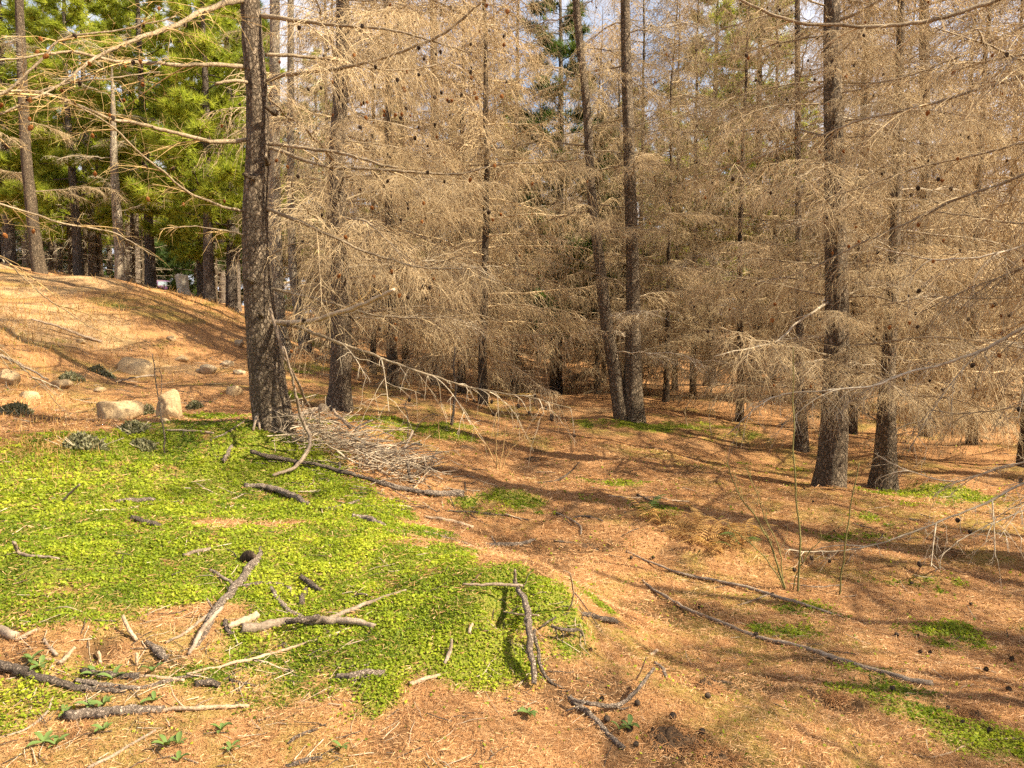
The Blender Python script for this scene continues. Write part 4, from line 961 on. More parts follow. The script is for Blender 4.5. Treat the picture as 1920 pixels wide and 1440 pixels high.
S([(1003,1182),(1008,1215),(1017,1255),(1035,1282),(1056,1293)], [7,8,9,9,6], 'dark curved stick hugging the crest log', 'log_dark', lifts=[.06,.04,.02,0,0])
S([(944,1146),(972,1150),(1010,1154)], [3,4,4], 'thin white twig poking out beneath the crest log', 'wood_pale', lifts=[.05,.06,.07])
S([(1012,1180),(1025,1168),(1042,1157)], [4,5,4], 'dark twig between the crest log and the forked root', 'log_dark', lifts=[.01,.04,.05])
S([(1034,1174),(1060,1180),(1085,1182),(1092,1192)], [6,9,8,4], 'dark forked root standing out of the mound side', 'log_dark', lifts=[.06,.06,.04,.02], forks=[([(1040,1176),(1044,1190),(1046,1202)], [4,3,2], [.06,.03,0]), ([(1050,1178),(1056,1192),(1054,1206)], [4,3,2], [.06,.03,0])])
S([(1066,1145),(1072,1128),(1074,1105),(1069,1075)], [4,4,4,3], 'white bare twig standing upright on the mound shoulder', 'wood_pale', lifts=[0,.08,.18,.3])
S([(1092,1153),(1120,1162),(1156,1170)], [10,12,12], 'dark log in the brown hollow past the mound shoulder', 'log_dark')
S([(1070,1312),(1098,1338),(1130,1370),(1168,1406)], [14,13,13,15], 'thick stick pointing to the bottom edge, lower arm of the elbow-shaped pair', 'log_bark')
S([(1068,1309),(1110,1318),(1150,1322),(1172,1315),(1198,1290),(1226,1254)], [9,10,11,10,9,7], 'scaly stick bending up to a pale bare tip, upper arm of the elbow-shaped pair', 'log_bark', lifts=[.04,.05,.03,.03,.06,.1],
  forks=[([(1152,1322),(1165,1330),(1182,1326)], [5,4,3], [.03,.01,.0]), ([(1102,1314),(1085,1325),(1060,1333)], [4,5,3], [.05,.05,.02])])
S([(1193,1275),(1203,1255),(1212,1232)], [4,3,3], 'thin upright white twig beside the pale tip of the bent stick', 'wood_pale', lifts=[0,.08,.15])
S([(1229,1245),(1238,1258),(1248,1272)], [9,11,9], 'small rough stub right of the bent stick', 'log_bark')
S([(1219,1229),(1226,1226),(1232,1222)], [7,8,8], 'tiny cut stub above the rough stub', 'wood_pale')
S([(1205,1088),(1232,1112),(1280,1140),(1350,1168),(1440,1200),(1540,1226),(1640,1258),(1700,1276),(1748,1284)], [4,7,8,8,9,10,12,13,13], 'long straight pole lying across the needle floor, thickest at its far right end', 'wood_grey', k=12)
S([(1174,1034),(1210,1052),(1270,1076),(1340,1092),(1420,1112),(1500,1134),(1580,1157)], [4,5,6,7,8,7,4], 'long thin pole parallel to and above the thick one', 'wood_grey')
S([(797,970),(840,978),(886,991)], [6,9,8], 'pale split stick on the brown slope edge', 'wood_pale')
S([(910,1022),(950,1024),(980,1021),(1003,1014)], [8,11,10,6], 'bowed grey stick on the brown floor behind the crest', 'log_bark', forks=[([(930,1020),(925,1012),(922,1006)], [5,4,3], [.02,.04,.06])])
S([(836,959),(880,961),(935,966),(992,976)], [4,5,4,3], 'thin dark stick above the pale split stick', 'log_dark', forks=[([(878,962),(895,975),(912,985)], [3,3,2], None)])
S([(795,998),(845,1012),(896,1029)], [5,7,6], 'half buried stick along the moss edge', 'wood_grey', sink=0.7)
S([(835,1000),(848,1003),(860,1004)], [5,5,4], 'tiny dark stick above the half buried moss edge stick', 'log_dark')
S([(716,905),(760,918),(800,926),(866,930)], [12,13,16,18], 'thick gnarled root below the brush pile', 'log_bark', sink=0.6)
S([(472,847),(500,855),(560,866),(620,878),(680,896),(740,918),(830,931)], [10,10,9,9,8,7,4], 'long dark branch lying below the brush pile from the larch foot', 'log_dark', lifts=[.08,.05,.04,.03,.03,.02,0],
  forks=[([(635,882),(638,874),(636,868)], [6,5,4], [.03,.05,.06])])
S([(531,650),(545,700),(553,745),(566,790),(578,815),(573,845),(552,872),(512,891)], [4,5,6,7,8,9,9,6], 'curved dead bough leaning against the curved larch', 'wood_grey', lifts=[1.05,.82,.60,.35,.24,.15,.08,.02])
S([(534,672),(556,715),(578,755),(598,795)], [5,6,6,5], 'straight dead stick leaning by the curved bough', 'wood_grey', lifts=[.85,.58,.3,.03])
S([(506,580,6.98),(520,625,6.95),(533,665,6.95)], [6,8,7], 'short dead limb propped on the curved larch trunk', 'wood_grey', lifts=[1,1,1])
S([(475,808),(479,785),(484,780),(487,808)], [5,6,6,6], 'forked dead stub at the left foot of the curved larch', 'wood_grey', lifts=[0,.1,.11,.0])
S([(668,860),(695,874),(727,891)], [8,10,10], 'pale debarked stick below the middle of the brush pile', 'wood_pale')
S([(764,868),(768,885),(773,906)], [6,8,8], 'dark upright stub at the brush pile end', 'log_dark', lifts=[.13,.07,0])
S([(757,846),(765,828),(774,808)], [6,6,5], 'grey stick poking up from the brush pile end', 'wood_grey', lifts=[0,.08,.18])
S([(625,768),(640,785),(658,803)], [5,7,8], 'pale straight stick on top of the brush pile near the straight larch', 'wood_pale', lifts=[.25,.2,.15])
S([(540,790,7.9),(570,780,8.1),(594,770,8.2)], [11,11,10], 'grey log end behind the curved bough', 'wood_grey')
S([(1008,906),(1040,903),(1065,890),(1086,866)], [4,4,4,2], 'thin upcurved twig on the brown floor left of mid slope', 'log_dark', lifts=[0,0,.06,.2])
S([(1075,972),(1100,971),(1130,978)], [4,6,4], 'short dark stick in the middle of the brown floor', 'log_dark')
S([(1042,962),(1070,975),(1088,990),(1090,1003)], [3,4,5,4], 'bent thin stick left of the short dark stick', 'wood_grey')
S([(1140,930),(1200,935),(1292,941)], [3,4,3], 'thin pale stick lying level on the sunny floor', 'wood_pale')
S([(1195,928),(1215,938),(1238,948)], [4,4,3], 'short dark twig under the thin level stick', 'log_dark')
S([(165,1442),(210,1420),(250,1396),(292,1371)], [8,8,7,6], 'straight stick slanting up from the bottom edge', 'wood_grey')
S([(231,1155),(241,1178),(256,1202)], [8,9,9], 'pale stick standing out of the dry bank above the hollow', 'wood_pale', lifts=[.06,.03,.0])
S([(275,1207),(292,1220),(313,1238)], [10,20,14], 'broken bark chunk with splintered tip', 'log_bark')
S([(-10,1182),(10,1190),(28,1197)], [20,22,20], 'cut log end at the left edge', 'wood_grey')
S([(30,1202),(50,1193),(72,1181)], [8,9,7], 'short pale stick beside the cut log end', 'wood_pale')
S([(112,1246),(124,1232),(140,1214)], [10,9,7], 'stub leaning into the hollow, pale at the cut', 'wood_pale', lifts=[0,.03,.06])
S([(84,1200),(94,1215),(106,1230)], [7,8,8], 'dark stick left of the hollow', 'wood_grey')
S([(184,1222),(187,1236),(191,1250)], [6,7,7], 'small upright peg inside the hollow', 'wood_pale', lifts=[.05,.03,0])
S([(256,1225),(257,1238),(257,1250)], [6,7,6], 'small upright peg right of the hollow', 'wood_pale', lifts=[.05,.03,0])
S([(630,1273),(660,1270),(690,1267),(722,1265)], [13,17,17,14], 'short scaly log on the needles in front of the mound', 'log_bark')
S([(768,1285),(795,1277),(824,1268)], [9,10,8], 'pale stick right of the short scaly log', 'wood_pale')
S([(834,1245),(842,1225),(847,1198)], [8,9,5], 'bent dark stick sticking out of the mound front', 'wood_grey', lifts=[0,.02,.06])
S([(880,1190),(882,1180),(886,1172)], [8,8,7], 'small pale peg in the bare patch of the mound', 'wood_pale')
S([(533,1440),(565,1432),(603,1424)], [11,14,11], 'dark rough stick on the bottom edge', 'log_dark')
S([(-8,1386),(40,1372),(75,1350),(92,1330),(99,1308)], [4,5,6,6,4], 'curved thin branch in the lower left corner', 'wood_grey')
S([(430,1276),(455,1282),(480,1287)], [5,6,5], 'dark splinter between the stub and the short scaly log', 'log_dark')
S([(285,1428),(320,1419),(345,1423),(372,1432)], [3,4,4,4], 'thin forked twig at the bottom edge', 'wood_grey')
S([(540,1395),(565,1380),(595,1368)], [6,9,6], 'ragged bark strip on the bottom needles', 'log_dark')
S([(58,598),(110,612),(150,628),(190,641)], [4,5,6,6], 'pale fallen branch on the upper bank', 'wood_pale', lifts=[.12,.1,.06,.02])
S([(-10,662),(30,678),(60,694),(90,712)], [5,5,5,4], 'pale dead branch low on the bank at the left edge', 'wood_grey', lifts=[.2,.15,.1,.05])
S([(218,716),(250,708),(290,704)], [3,4,5], 'grey arched stick below the pinkish boulder', 'wood_grey', lifts=[.03,.1,.12])
S([(314,808),(350,811),(400,813)], [4,5,4], 'thin pale stick across the mossy dip below the tall boulder', 'wood_pale')
S([(395,826),(430,812),(475,790)], [4,5,5], 'root running from the curved larch into the moss', 'log_bark')
S([(420,868),(428,850),(434,838)], [10,10,7], 'flaky reddish bark piece left of the brush pile', 'log_bark')
S([(1040,1015),(1085,1022),(1122,1032)], [5,6,5], 'dark root breaking the brown floor', 'log_dark')
S([(1480,1095),(1530,1102),(1580,1098)], [3,4,3], 'thin pale twig at the foot of the green-stemmed saplings', 'wood_grey')
S([(1690,1408),(1750,1420),(1830,1392),(1925,1385)], [3,4,4,4], 'pale stick at the lower right edge', 'wood_pale')
S([(1385,1135),(1410,1128),(1445,1115)], [3,4,3], 'thin stick with a knob on the needles above the pole', 'wood_grey')
S([(1325,1270),(1345,1280),(1372,1282)], [4,6,5], 'dark root sticking out of the dug soil', 'log_dark')

# ------------------------------------------------------------------ brush pile
def brush_pile():
    r2 = np.random.default_rng(5)
    P = []; R = []
    for i in range(480):
        u = r2.random(); px = 545 + 265 * u + r2.normal() * 18; py = 815 + 75 * u + r2.normal() * 16
        g = Gp(px, min(max(py, 795), 915)); z0 = r2.random() ** 1.5 * 0.27 * (1 - 0.55 * u)
        az = r2.uniform(0, 6.28); l = r2.uniform(0.12, 0.5)
        d = np.array([math.cos(az), math.sin(az), r2.normal() * 0.25]); tt = np.linspace(-0.5, 0.5, 6)[:, None]
        c = np.array([g[0], g[1], g[2] + z0 + 0.02])
        bend = norm(np.cross(d, r2.normal(size=3))) * l * r2.uniform(0, 0.45)
        p = c + d * l * tt + bend * (tt ** 2 - 0.1) * 2
        gz = ground_z(p[:, 0], p[:, 1]); p[:, 2] = np.maximum(p[:, 2], gz + 0.006)
        P.append(p); R.append(np.linspace(1, 0.55, 6) * r2.uniform(0.0022, 0.006) * (2.0 if r2.random() < 0.05 else 1))
    V, q = tubes(np.array(P), np.array(R), 4)
    o = Gp(660, 850); me = mk_mesh('brush_pile', V - o, q, None, [M['brush']])
    tag(ob('brush_pile', me, None, o), 'tangled heap of dead grey twigs at the foot of the curved larch', 'brush pile', None, 'stuff')
brush_pile()

# ------------------------------------------------------------------ saplings and shrubs
def sapling(stems, label, mat='stem_green', name='sapling', cat='sapling', dens=5, lmax=0.16, seed=1, group=None, buds=0):
    r2 = np.random.default_rng(seed)
    P0 = Gp(*stems[0][0][0]); root = thing(name, P0, label, cat, group)
    for pts, w, dY in stems:
        g = Gp(*pts[0]); Y0 = g[1]
        P = [g - np.array([0, 0, 0.05])] + [W(px, py, Y0 + dY * (i + 1) / len(pts)) for i, (px, py) in enumerate(pts[1:])]
        n = 26; p = smooth_path(P, n); rad = 0.62 * np.linspace(w[0], w[1], n) * Y0 / FPX / 2
        p = p + (fbm(np.arange(n)[:, None] * 0.4 + seed + np.arange(3) * 20, np.zeros((n, 3)) + w[0], 2) - 0.5) * 0.02
        V, q, t = log_arrays(p, rad, 7, 0.1, seed); st = put('stem', V, q, t, [M[mat]], root, P0)
        if dens:
            tw, tips = twigs_on([p], r2, dens, lmax, -0.1, 0.7, 0.9, 0.25, 0.25, float(max(rad.mean() * 0.35, 0.0016)), 1, 0.5)
            V, q = join(tw); put('twigs', V, q, None, [M[mat]], st, P0)
    return root
sapling([([(1478,1106),(1452,1040),(1420,975),(1385,925),(1362,868)], [7,3], 0.1), ([(1482,1108),(1440,1052),(1395,1010),(1362,985)], [5,2], 0.05), ([(1470,1104),(1462,1040),(1430,960),(1400,880)], [4,2], 0.25), ([(1484,1105),(1500,1060),(1540,1010),(1580,985)], [4,2], -0.1)],
        'green-stemmed bush with slanting shoots in front of the stout larch', seed=1, dens=15, lmax=0.3, name='bush', cat='bush')
sapling([([(1497,1110),(1500,1020),(1493,930),(1489,820),(1486,650)], [7,3], 0.0)], 'tall upright green sapling stem beside the slanting bush', seed=2, dens=6, lmax=0.12)
sapling([([(1574,1114),(1580,1050),(1592,970),(1602,915),(1612,868)], [6,3], 0.0)], 'green sapling stem leaning right of the tall one', seed=3, dens=7, lmax=0.14)
sapling([([(935,880),(920,850),(895,815),(880,790)], [4,2], 0), ([(933,880),(930,840),(928,800),(935,755)], [5,2], .1), ([(937,880),(955,845),(985,825),(1005,818)], [4,2], 0), ([(932,880),(910,860),(885,835),(860,828)], [3,2], 0), ([(936,880),(945,830),(950,790)], [3,2], .1)],
        'low bare bush with fanned yellow stems in the middle of the floor', 'twig_gold', 'bush', 'bush', 6, 0.16, 4)
sapling([([(846,796),(850,765),(855,735),(850,690),(853,650)], [9,5], 0.0)], 'dead dark sapling stem standing behind the drooping bough', 'log_dark', seed=5, dens=3, lmax=0.3)
sapling([([(310,850),(305,800),(298,750),(290,700),(286,665)], [5,3], 0), ([(300,748),(303,715),(299,690)], [3,2], 0)], 'dead thin sapling standing in front of the tall boulder', 'log_dark', seed=6, dens=2, lmax=0.12)
sapling([([(762,820),(765,790),(760,760),(772,735)], [4,2], 0), ([(766,822),(790,790),(815,775)], [3,2], 0)], 'small dark bare bush beside the brush pile', 'log_dark', 'bush', 'bush', 8, 0.15, 7)
sapling([([(825,825),(822,795),(824,765)], [3,2], 0)], 'tiny bare sapling between the dark bush and the yellow-stemmed one', 'twig_gold', seed=8, dens=5, lmax=0.15)
sapling([([(1395,800),(1392,770),(1398,730)], [4,2], 0), ([(1290,800),(1285,770),(1300,740)], [4,2], 0), ([(1335,815),(1330,780),(1345,740)], [4,2], 0)], 'thicket of thin dry stems right of the twin-stemmed larch', 'twig', 'bush', 'bush', 12, 0.3, 9)

def low_shrub(px, py, wpx, hpx, seed, label):
    g = Gp(px, py); Y = g[1]; w = wpx * Y / FPX; h = hpx * Y / FPX; r2 = np.random.default_rng(seed)
    n = 900; a = r2.random(n) * 6.28; rr = np.sqrt(r2.random(n)) * w / 2
    x = g[0] + rr * np.cos(a); y = g[1] + rr * np.sin(a) * 0.7; top = h * (1 - (rr / (w / 2)) ** 2) * (0.5 + 0.8 * fbm(x * 7, y * 7, 2))
    z = ground_z(x, y) + top * r2.random(n) ** 0.5
    c = np.stack([x, y, z], 1) - g; d = norm(r2.normal(size=(n, 3)) + np.array([0, 0, 0.7])) * 0.035; sd = norm(np.cross(d, r2.normal(size=(n, 3)))) * 0.009
    V = np.stack([c - d * 0.1, c + d * 0.5 + sd, c + d, c + d * 0.5 - sd], 1).reshape(-1, 3)
    root = thing('low_shrub', g, label, 'shrub')
    me = mk_mesh('foliage', V, np.arange(4 * n).reshape(-1, 4), None, [M['shrub_grey']], False, {'rnd': np.repeat(r2.random(n), 4)}); ob('foliage', me, root)
    m = 30; b = np.stack([r2.normal(size=m) * w * 0.15, r2.normal(size=m) * w * 0.1, np.zeros(m)], 1); e = b * 2.2 + np.array([0, 0, 1.0]) * h * r2.uniform(0.4, 0.9, (m, 1))
    P = b[:, None] + (e - b)[:, None] * np.linspace(0, 1, 4)[None, :, None]
    V, q = tubes(P, np.full((m, 4), 0.003), 3); ob('stems', mk_mesh('stems', V, q, None, [M['twig_grey']]), root)
for i, a in enumerate([(135,712,46,16,'silvery low shrub behind the broad boulder'), (192,702,50,14,'silvery mat of shrub below the pinkish boulder'), (248,808,54,20,'silvery low shrub in front of the broad boulder'),
                       (160,838,80,26,'silvery shrub among the red weeds at the left'), (276,776,26,20,'small silvery shrub between the two big boulders'), (270,838,40,12,'small silvery shrub in the mossy dip'),
                       (365,765,26,14,'small silvery shrub right of the tall boulder'), (30,775,60,18,'silvery shrub at the left edge')]):
    low_shrub(a[0], a[1], a[2], a[3], i, a[4])

# ------------------------------------------------------------------ small plants, dry ferns, soil clods, fallen cones
def leaf_mesh(name, mat, L=0.07, Wd=0.028):
    V = []; q = []
    for i, (t, w) in enumerate([(0, 0.15), (0.25, 0.8), (0.55, 1.0), (0.8, 0.65), (1.0, 0.05)]):
        z = 0.35 * L * math.sin(t * 2.2); V += [(t * L, -w * Wd / 2, z + 0.004), (t * L, 0, z - 0.002), (t * L, w * Wd / 2, z + 0.004)]
    for i in range(4):
        for j in range(2): q.append((i * 3 + j, (i + 1) * 3 + j, (i + 1) * 3 + j + 1, i * 3 + j + 1))
    return mk_mesh(name, V, q, None, [mat], True, {'rnd': [0.5] * len(V)})
LEAF = leaf_mesh('leaf', M['leaf_broad'])
def rosettes():
    r2 = np.random.default_rng(9)
    for px, py in [(312,1402),(335,1398),(82,1395),(105,1400),(195,1372),(415,1372),(432,1408),(180,1268),(212,1275),(286,1262),(195,1325),(170,1328),(290,1316),(1180,1366),(1162,1370),(60,1240),(75,1252),(990,1340),(640,1405),(335,1430),(120,1342)]:
        g = Gp(px, py); r = thing('rosette_plant', g, 'small broad-leaved rosette plant growing through the needles', 'plant', 'broad-leaved rosette plants in the needles')
        a0 = r2.uniform(0, 6)
        for j in range(int(r2.integers(4, 7))):
            ob('leaf', LEAF, r, (0, 0, 0.005), (r2.uniform(-.2, .2), -r2.uniform(-0.15, 0.35), a0 + j * 1.25 + r2.uniform(-.3, .3)), r2.uniform(0.4, 0.85))
rosettes()
def ferns():
    r2 = np.random.default_rng(10)
    L = 0.26; pts = np.array([[L * t, 0, 0.07 * math.sin(2.6 * t)] for t in np.linspace(0, 1, 14)])
    V, q = tubes(pts[None], np.linspace(0.0022, 0.0008, 14)[None], 3); V = list(V); q = list(map(tuple, q)); tri = []
    for i in range(2, 14):
        w = 0.055 * math.sin(math.pi * (i / 14.0) ** 0.8) + 0.006
        for s in (-1, 1):
            b = pts[i]; k = len(V); V += [b - np.array([0.006, 0, 0]), b + np.array([0.006, 0, 0]), b + np.array([0.02, s * w, -0.012])]; tri.append((k, k + 1, k + 2))
    fr = mk_mesh('frond', V, q, tri, [M['dry_grass']], False, {'rnd': [0.7] * len(V)})
    frg = mk_mesh('frond_green', V, q, tri, [M['leaf_broad']], False, {'rnd': [0.3] * len(V)})
    for i, (px, py) in enumerate([(1215,975),(1240,985),(1262,980),(1290,1005),(1318,1000),(1345,1010),(1330,1030),(1370,1018),(1395,1030),(1300,1025),(1355,1040),(1410,1015)]):
        g = Gp(px, py); r = thing('dry_fern', g, 'flattened half-dry fern on the sunny floor left of the green-stemmed bush', 'fern', 'half-dry ferns on the needle floor')
        for j in range(5): ob('frond', fr if r2.random() < 0.85 else frg, r, (0, 0, 0.01), (r2.uniform(-.4, .4), -r2.uniform(-.1, .5), r2.uniform(0, 6.28)), r2.uniform(0.7, 1.25))
ferns()
def clod(px, py, wpx, hpx, seed, label):
    g = Gp(px, py); w = wpx * g[1] / FPX; h = 0.55 * hpx * g[1] / FPX; r2 = np.random.default_rng(seed)
    n = 30; u = np.linspace(-1, 1, n); X, Yv = np.meshgrid(u, u); r = np.hypot(X, Yv)
    hz = h * np.clip(1 - r ** 2, 0, 1) * (0.2 + 1.5 * fbm(X * 3.2 + seed, Yv * 3.2, 4)) + (fbm(X * 12 + seed, Yv * 12, 2) - 0.5) * h * 0.7 * (r < 1)
    x = g[0] + X * w / 2; y = g[1] + Yv * w / 2 * 0.7
    z = ground_z(x.ravel(), y.ravel()).reshape(n, n) + hz - 0.012
    V = np.stack([x, y, z], -1).reshape(-1, 3) - g
    i, j = np.meshgrid(np.arange(n - 1), np.arange(n - 1), indexing='ij'); a = (i * n + j).ravel(); q = np.stack([a, a + 1, a + n + 1, a + n], 1)
    keep = (r.ravel()[a] < 0.98 + 0.2 * (r2.random(len(a)) - 0.5)); root = thing('soil_clod', g, label, 'soil clod')
    ob('soil', mk_mesh('soil', V, q[keep], None, [M['soil']], True), root)
    m = 420; rr = np.sqrt(r2.random(m)) * w / 2; an = r2.random(m) * 6.28; bx = rr * np.cos(an); by = rr * np.sin(an) * 0.7
    bz = ground_z(bx + g[0], by + g[1]) - g[2] + h * 0.5 * r2.random(m); d = norm(r2.normal(size=(m, 3)) * np.array([1, 1, 0.5])) * r2.uniform(0.02, 0.07, (m, 1))
    B = np.stack([bx, by, bz], 1); P = B[:, None] + d[:, None] * np.linspace(0, 1, 4)[None, :, None] + np.array([0, 0, -1]) * (np.linspace(0, 1, 4) ** 2 * 0.015)[None, :, None]
    V, q = tubes(P, np.full((m, 4), 0.0012), 3); ob('roots', mk_mesh('roots', V, q, None, [M['litter']], True, {'rnd': np.full(len(V), 0.4)}), root)
for i, a in enumerate([(1265,1392,130,40,'large dug-up clod of dark soil and roots near the bottom edge'), (1345,1422,90,26,'dark clod right below the large one'), (1322,1292,60,36,'upright tuft of dark soil and roots above the large clod'),
                       (1568,1314,46,16,'small dark burrow mouth right of the soil tuft'), (1182,1162,60,20,'clod of dark soil beside the dark log'), (1102,1026,70,14,'low dark soil ridge on the brown floor'), (700,835,60,10,'dark crumbly soil patch behind the brush pile'),
                       (1835,1345,70,24,'dark tuft at the lower right edge'), (880,842,60,10,'dark soil patch left of the yellow-stemmed bush'), (1000,862,50,12,'dark soil lump right of the yellow-stemmed bush')]):
    clod(a[0], a[1], a[2], a[3], 40 + i, a[4])
PINECONE = cone_mesh('pine_cone', M['cone_dark'], 0.075, 0.032, 9, 11)
g = Gp(491, 1052); tag(ob('pine_cone', PINECONE, None, (g[0] - 0.03, g[1], g[2] + 0.03), (0.25, 1.45, 0.5)), 'big open pine cone at the upper end of the half buried log', 'pine cone')
def fallen():
    r2 = np.random.default_rng(12); k = 0
    CF = cone_mesh('fallen_larch_cone', M['cone_dark'], 0.034, 0.016)
    while k < 46:
        px = r2.uniform(1080, 1900); py = r2.uniform(850, 1420)
        if r2.random() < (py - 850) / 900: continue
        g = Gp(px, py); k += 1
        tag(ob('fallen_cone', CF, None, (g[0], g[1], g[2] + 0.014), (1.5 + r2.uniform(-.3, .3), 0, r2.uniform(0, 6.28)), r2.uniform(0.45, 0.8)), 'small dark larch cone lying on the needle floor', 'cone', 'fallen larch cones on the needle floor')
fallen()

# ------------------------------------------------------------------ post and parked car beyond the bank
def post():
    g = Gp(345, 551); Y = g[1]; w = 19 * Y / FPX; h = 36 * Y / FPX
    V = []; q = []; lv = [-0.3, 0, 0.25, 0.5, 0.75, 0.93, 1.0]
    for i, t in enumerate(lv):
        s = 0.5 * w * (1.0 if t < 0.95 else 0.86); lean = -0.10 * h * t
        ring = [(-1, -.8), (-.8, -1), (.8, -1), (1, -.8), (1, .8), (.8, 1), (-.8, 1), (-1, .8)]
        V += [(a * s + lean + rng.uniform(-.006, .006), b * s + rng.uniform(-.006, .006), t * h + (rng.uniform(-.02, .02) if t == 1 else 0)) for a, b in ring]
    n = len(lv)
    q = [(i * 8 + j, i * 8 + (j + 1) % 8, (i + 1) * 8 + (j + 1) % 8, (i + 1) * 8 + j) for i in range(n - 1) for j in range(8)]
    V.append((-0.1 * h, 0, h * 1.01)); t = [((n - 1) * 8 + j, (n - 1) * 8 + (j + 1) % 8, len(V) - 1) for j in range(8)]
    tag(ob('fence_post', mk_mesh('fence_post', V, q, t, [M['post']], False), None, g, (0, 0, 0.7)), 'squat weathered wooden post on the bank crest beside the parked car', 'post')
post()
def car():
    Yc = 58.0; x = (320 - 960) / FPX * Yc
    z = W(318, 526, Yc)[2] - 1.46
    root = thing('parked_car', (x, Yc, z), 'purple parked car showing only its roof and windows above the bank', 'car'); root.rotation_euler = (0, 0, math.radians(12))
    mp, nt, b, _ = new_mat('car_paint'); b.inputs['Base Color'].default_value = (0.22, 0.09, 0.20, 1); b.inputs['Roughness'].default_value = 0.3; b.inputs['Metallic'].default_value = 0.4; b.inputs['Coat Weight'].default_value = 0.6
    mg, nt, b, _ = new_mat('car_glass'); b.inputs['Base Color'].default_value = (0.25, 0.30, 0.33, 1); b.inputs['Roughness'].default_value = 0.05; b.inputs['Specular IOR Level'].default_value = 0.9
    mt, nt, b, _ = new_mat('tyre_rubber'); b.inputs['Base Color'].default_value = (0.02, 0.02, 0.02, 1)
    ml, nt, b, _ = new_mat('lamp_lens'); b.inputs['Base Color'].default_value = (0.7, 0.7, 0.68, 1); b.inputs['Roughness'].default_value = 0.15
    # loft of cross sections along the car's length: x, half width low, half width top, z low, z belt, z top
    secs = [(-1.95, .70, .66, .45, .75, .78), (-1.88, .82, .74, .30, .88, .95), (-1.55, .85, .60, .25, .95, 1.38), (-1.1, .86, .58, .25, .97, 1.46), (-.3, .87, .60, .25, .97, 1.47), (.35, .87, .60, .25, .95, 1.40), (1.05, .86, .72, .25, .93, .99), (1.7, .83, .74, .28, .82, .86), (1.95, .72, .64, .36, .70, .74)]
    V = []; q = []
    for (xx, a, c, zl, zb, zt) in secs: V += [(xx, -a * .9, zl), (xx, -a, (zl + zb) / 2), (xx, -a, zb), (xx, -c, zt - .05), (xx, -c * .8, zt), (xx, c * .8, zt), (xx, c, zt - .05), (xx, a, zb), (xx, a, (zl + zb) / 2), (xx, a * .9, zl)]
    k = 10
    for i in range(len(secs) - 1):
        for j in range(k): q.append((i * k + j, i * k + (j + 1) % k, (i + 1) * k + (j + 1) % k, (i + 1) * k + j))
    ob('body', mk_mesh('body', V, q, [(0, 2, 1), (0, 3, 2), (0, 9, 3), (9, 8, 3), (8, 7, 3), (7, 6, 3), (6, 5, 3), (5, 4, 3)], [mp], True), root)
    for sy in (-1, 1):
        for (x0, x1, x0t, x1t) in [(-1.35, -.62, -1.15, -.60), (-.55, .12, -.53, .10), (.18, .78, .16, .36)]:
            ya, yb = sy * .80, sy * .655
            V = [(x0, ya, 1.02), (x1, ya, 1.02), (x1t, yb, 1.36), (x0t, yb, 1.36)]; V = [(a, y + sy * .03, zz) for a, y, zz in V] + [(a, y - sy * .02, zz) for a, y, zz in V]
            ob('window', mk_mesh('window', V, [(0, 1, 2, 3), (4, 7, 6, 5), (0, 4, 5, 1), (1, 5, 6, 2), (2, 6, 7, 3), (3, 7, 4, 0)], None, [mg], False), root)
        for xx in (-1.25, 1.25):
            an = np.linspace(0, 2 * np.pi, 20, endpoint=False)
            P = np.array([[xx, sy * .68, .30], [xx, sy * .70, .30], [xx, sy * .86, .30], [xx, sy * .88, .30]]); V, q, t = log_arrays(P, np.array([.27, .30, .30, .25]), 20, 0.0, 1)
            wr = ob('wheel', mk_mesh('wheel', V, q, t, [mt]), root)
            V, q, t = log_arrays(np.array([[xx, sy * .85, .30], [xx, sy * .89, .30], [xx, sy * .905, .30]]), np.array([.18, .18, .12]), 12, 0, 1); ob('rim', mk_mesh('rim', V, q, t, [ml], False), wr)
        V, q, t = log_arrays(np.array([[1.80, sy * .55, .68], [1.90, sy * .55, .68], [1.97, sy * .55, .68]]), np.array([.10, .11, .08]), 10, 0, 1); ob('headlight', mk_mesh('headlight', V, q, t, [ml]), root)
    V = [(.42, -.56, 1.37), (.42, .56, 1.37), (1.0, .70, 1.01), (1.0, -.70, 1.01)]; V = [(a + .04, y, zz + .03) for a, y, zz in V] + [(a - .02, y, zz - .02) for a, y, zz in V]
    ob('windscreen', mk_mesh('windscreen', V, [(0, 1, 2, 3), (4, 7, 6, 5), (0, 4, 5, 1), (1, 5, 6, 2), (2, 6, 7, 3), (3, 7, 4, 0)], None, [mg], False), root)
car()

def gz_fast(x, y): return lookup('z', x, y)
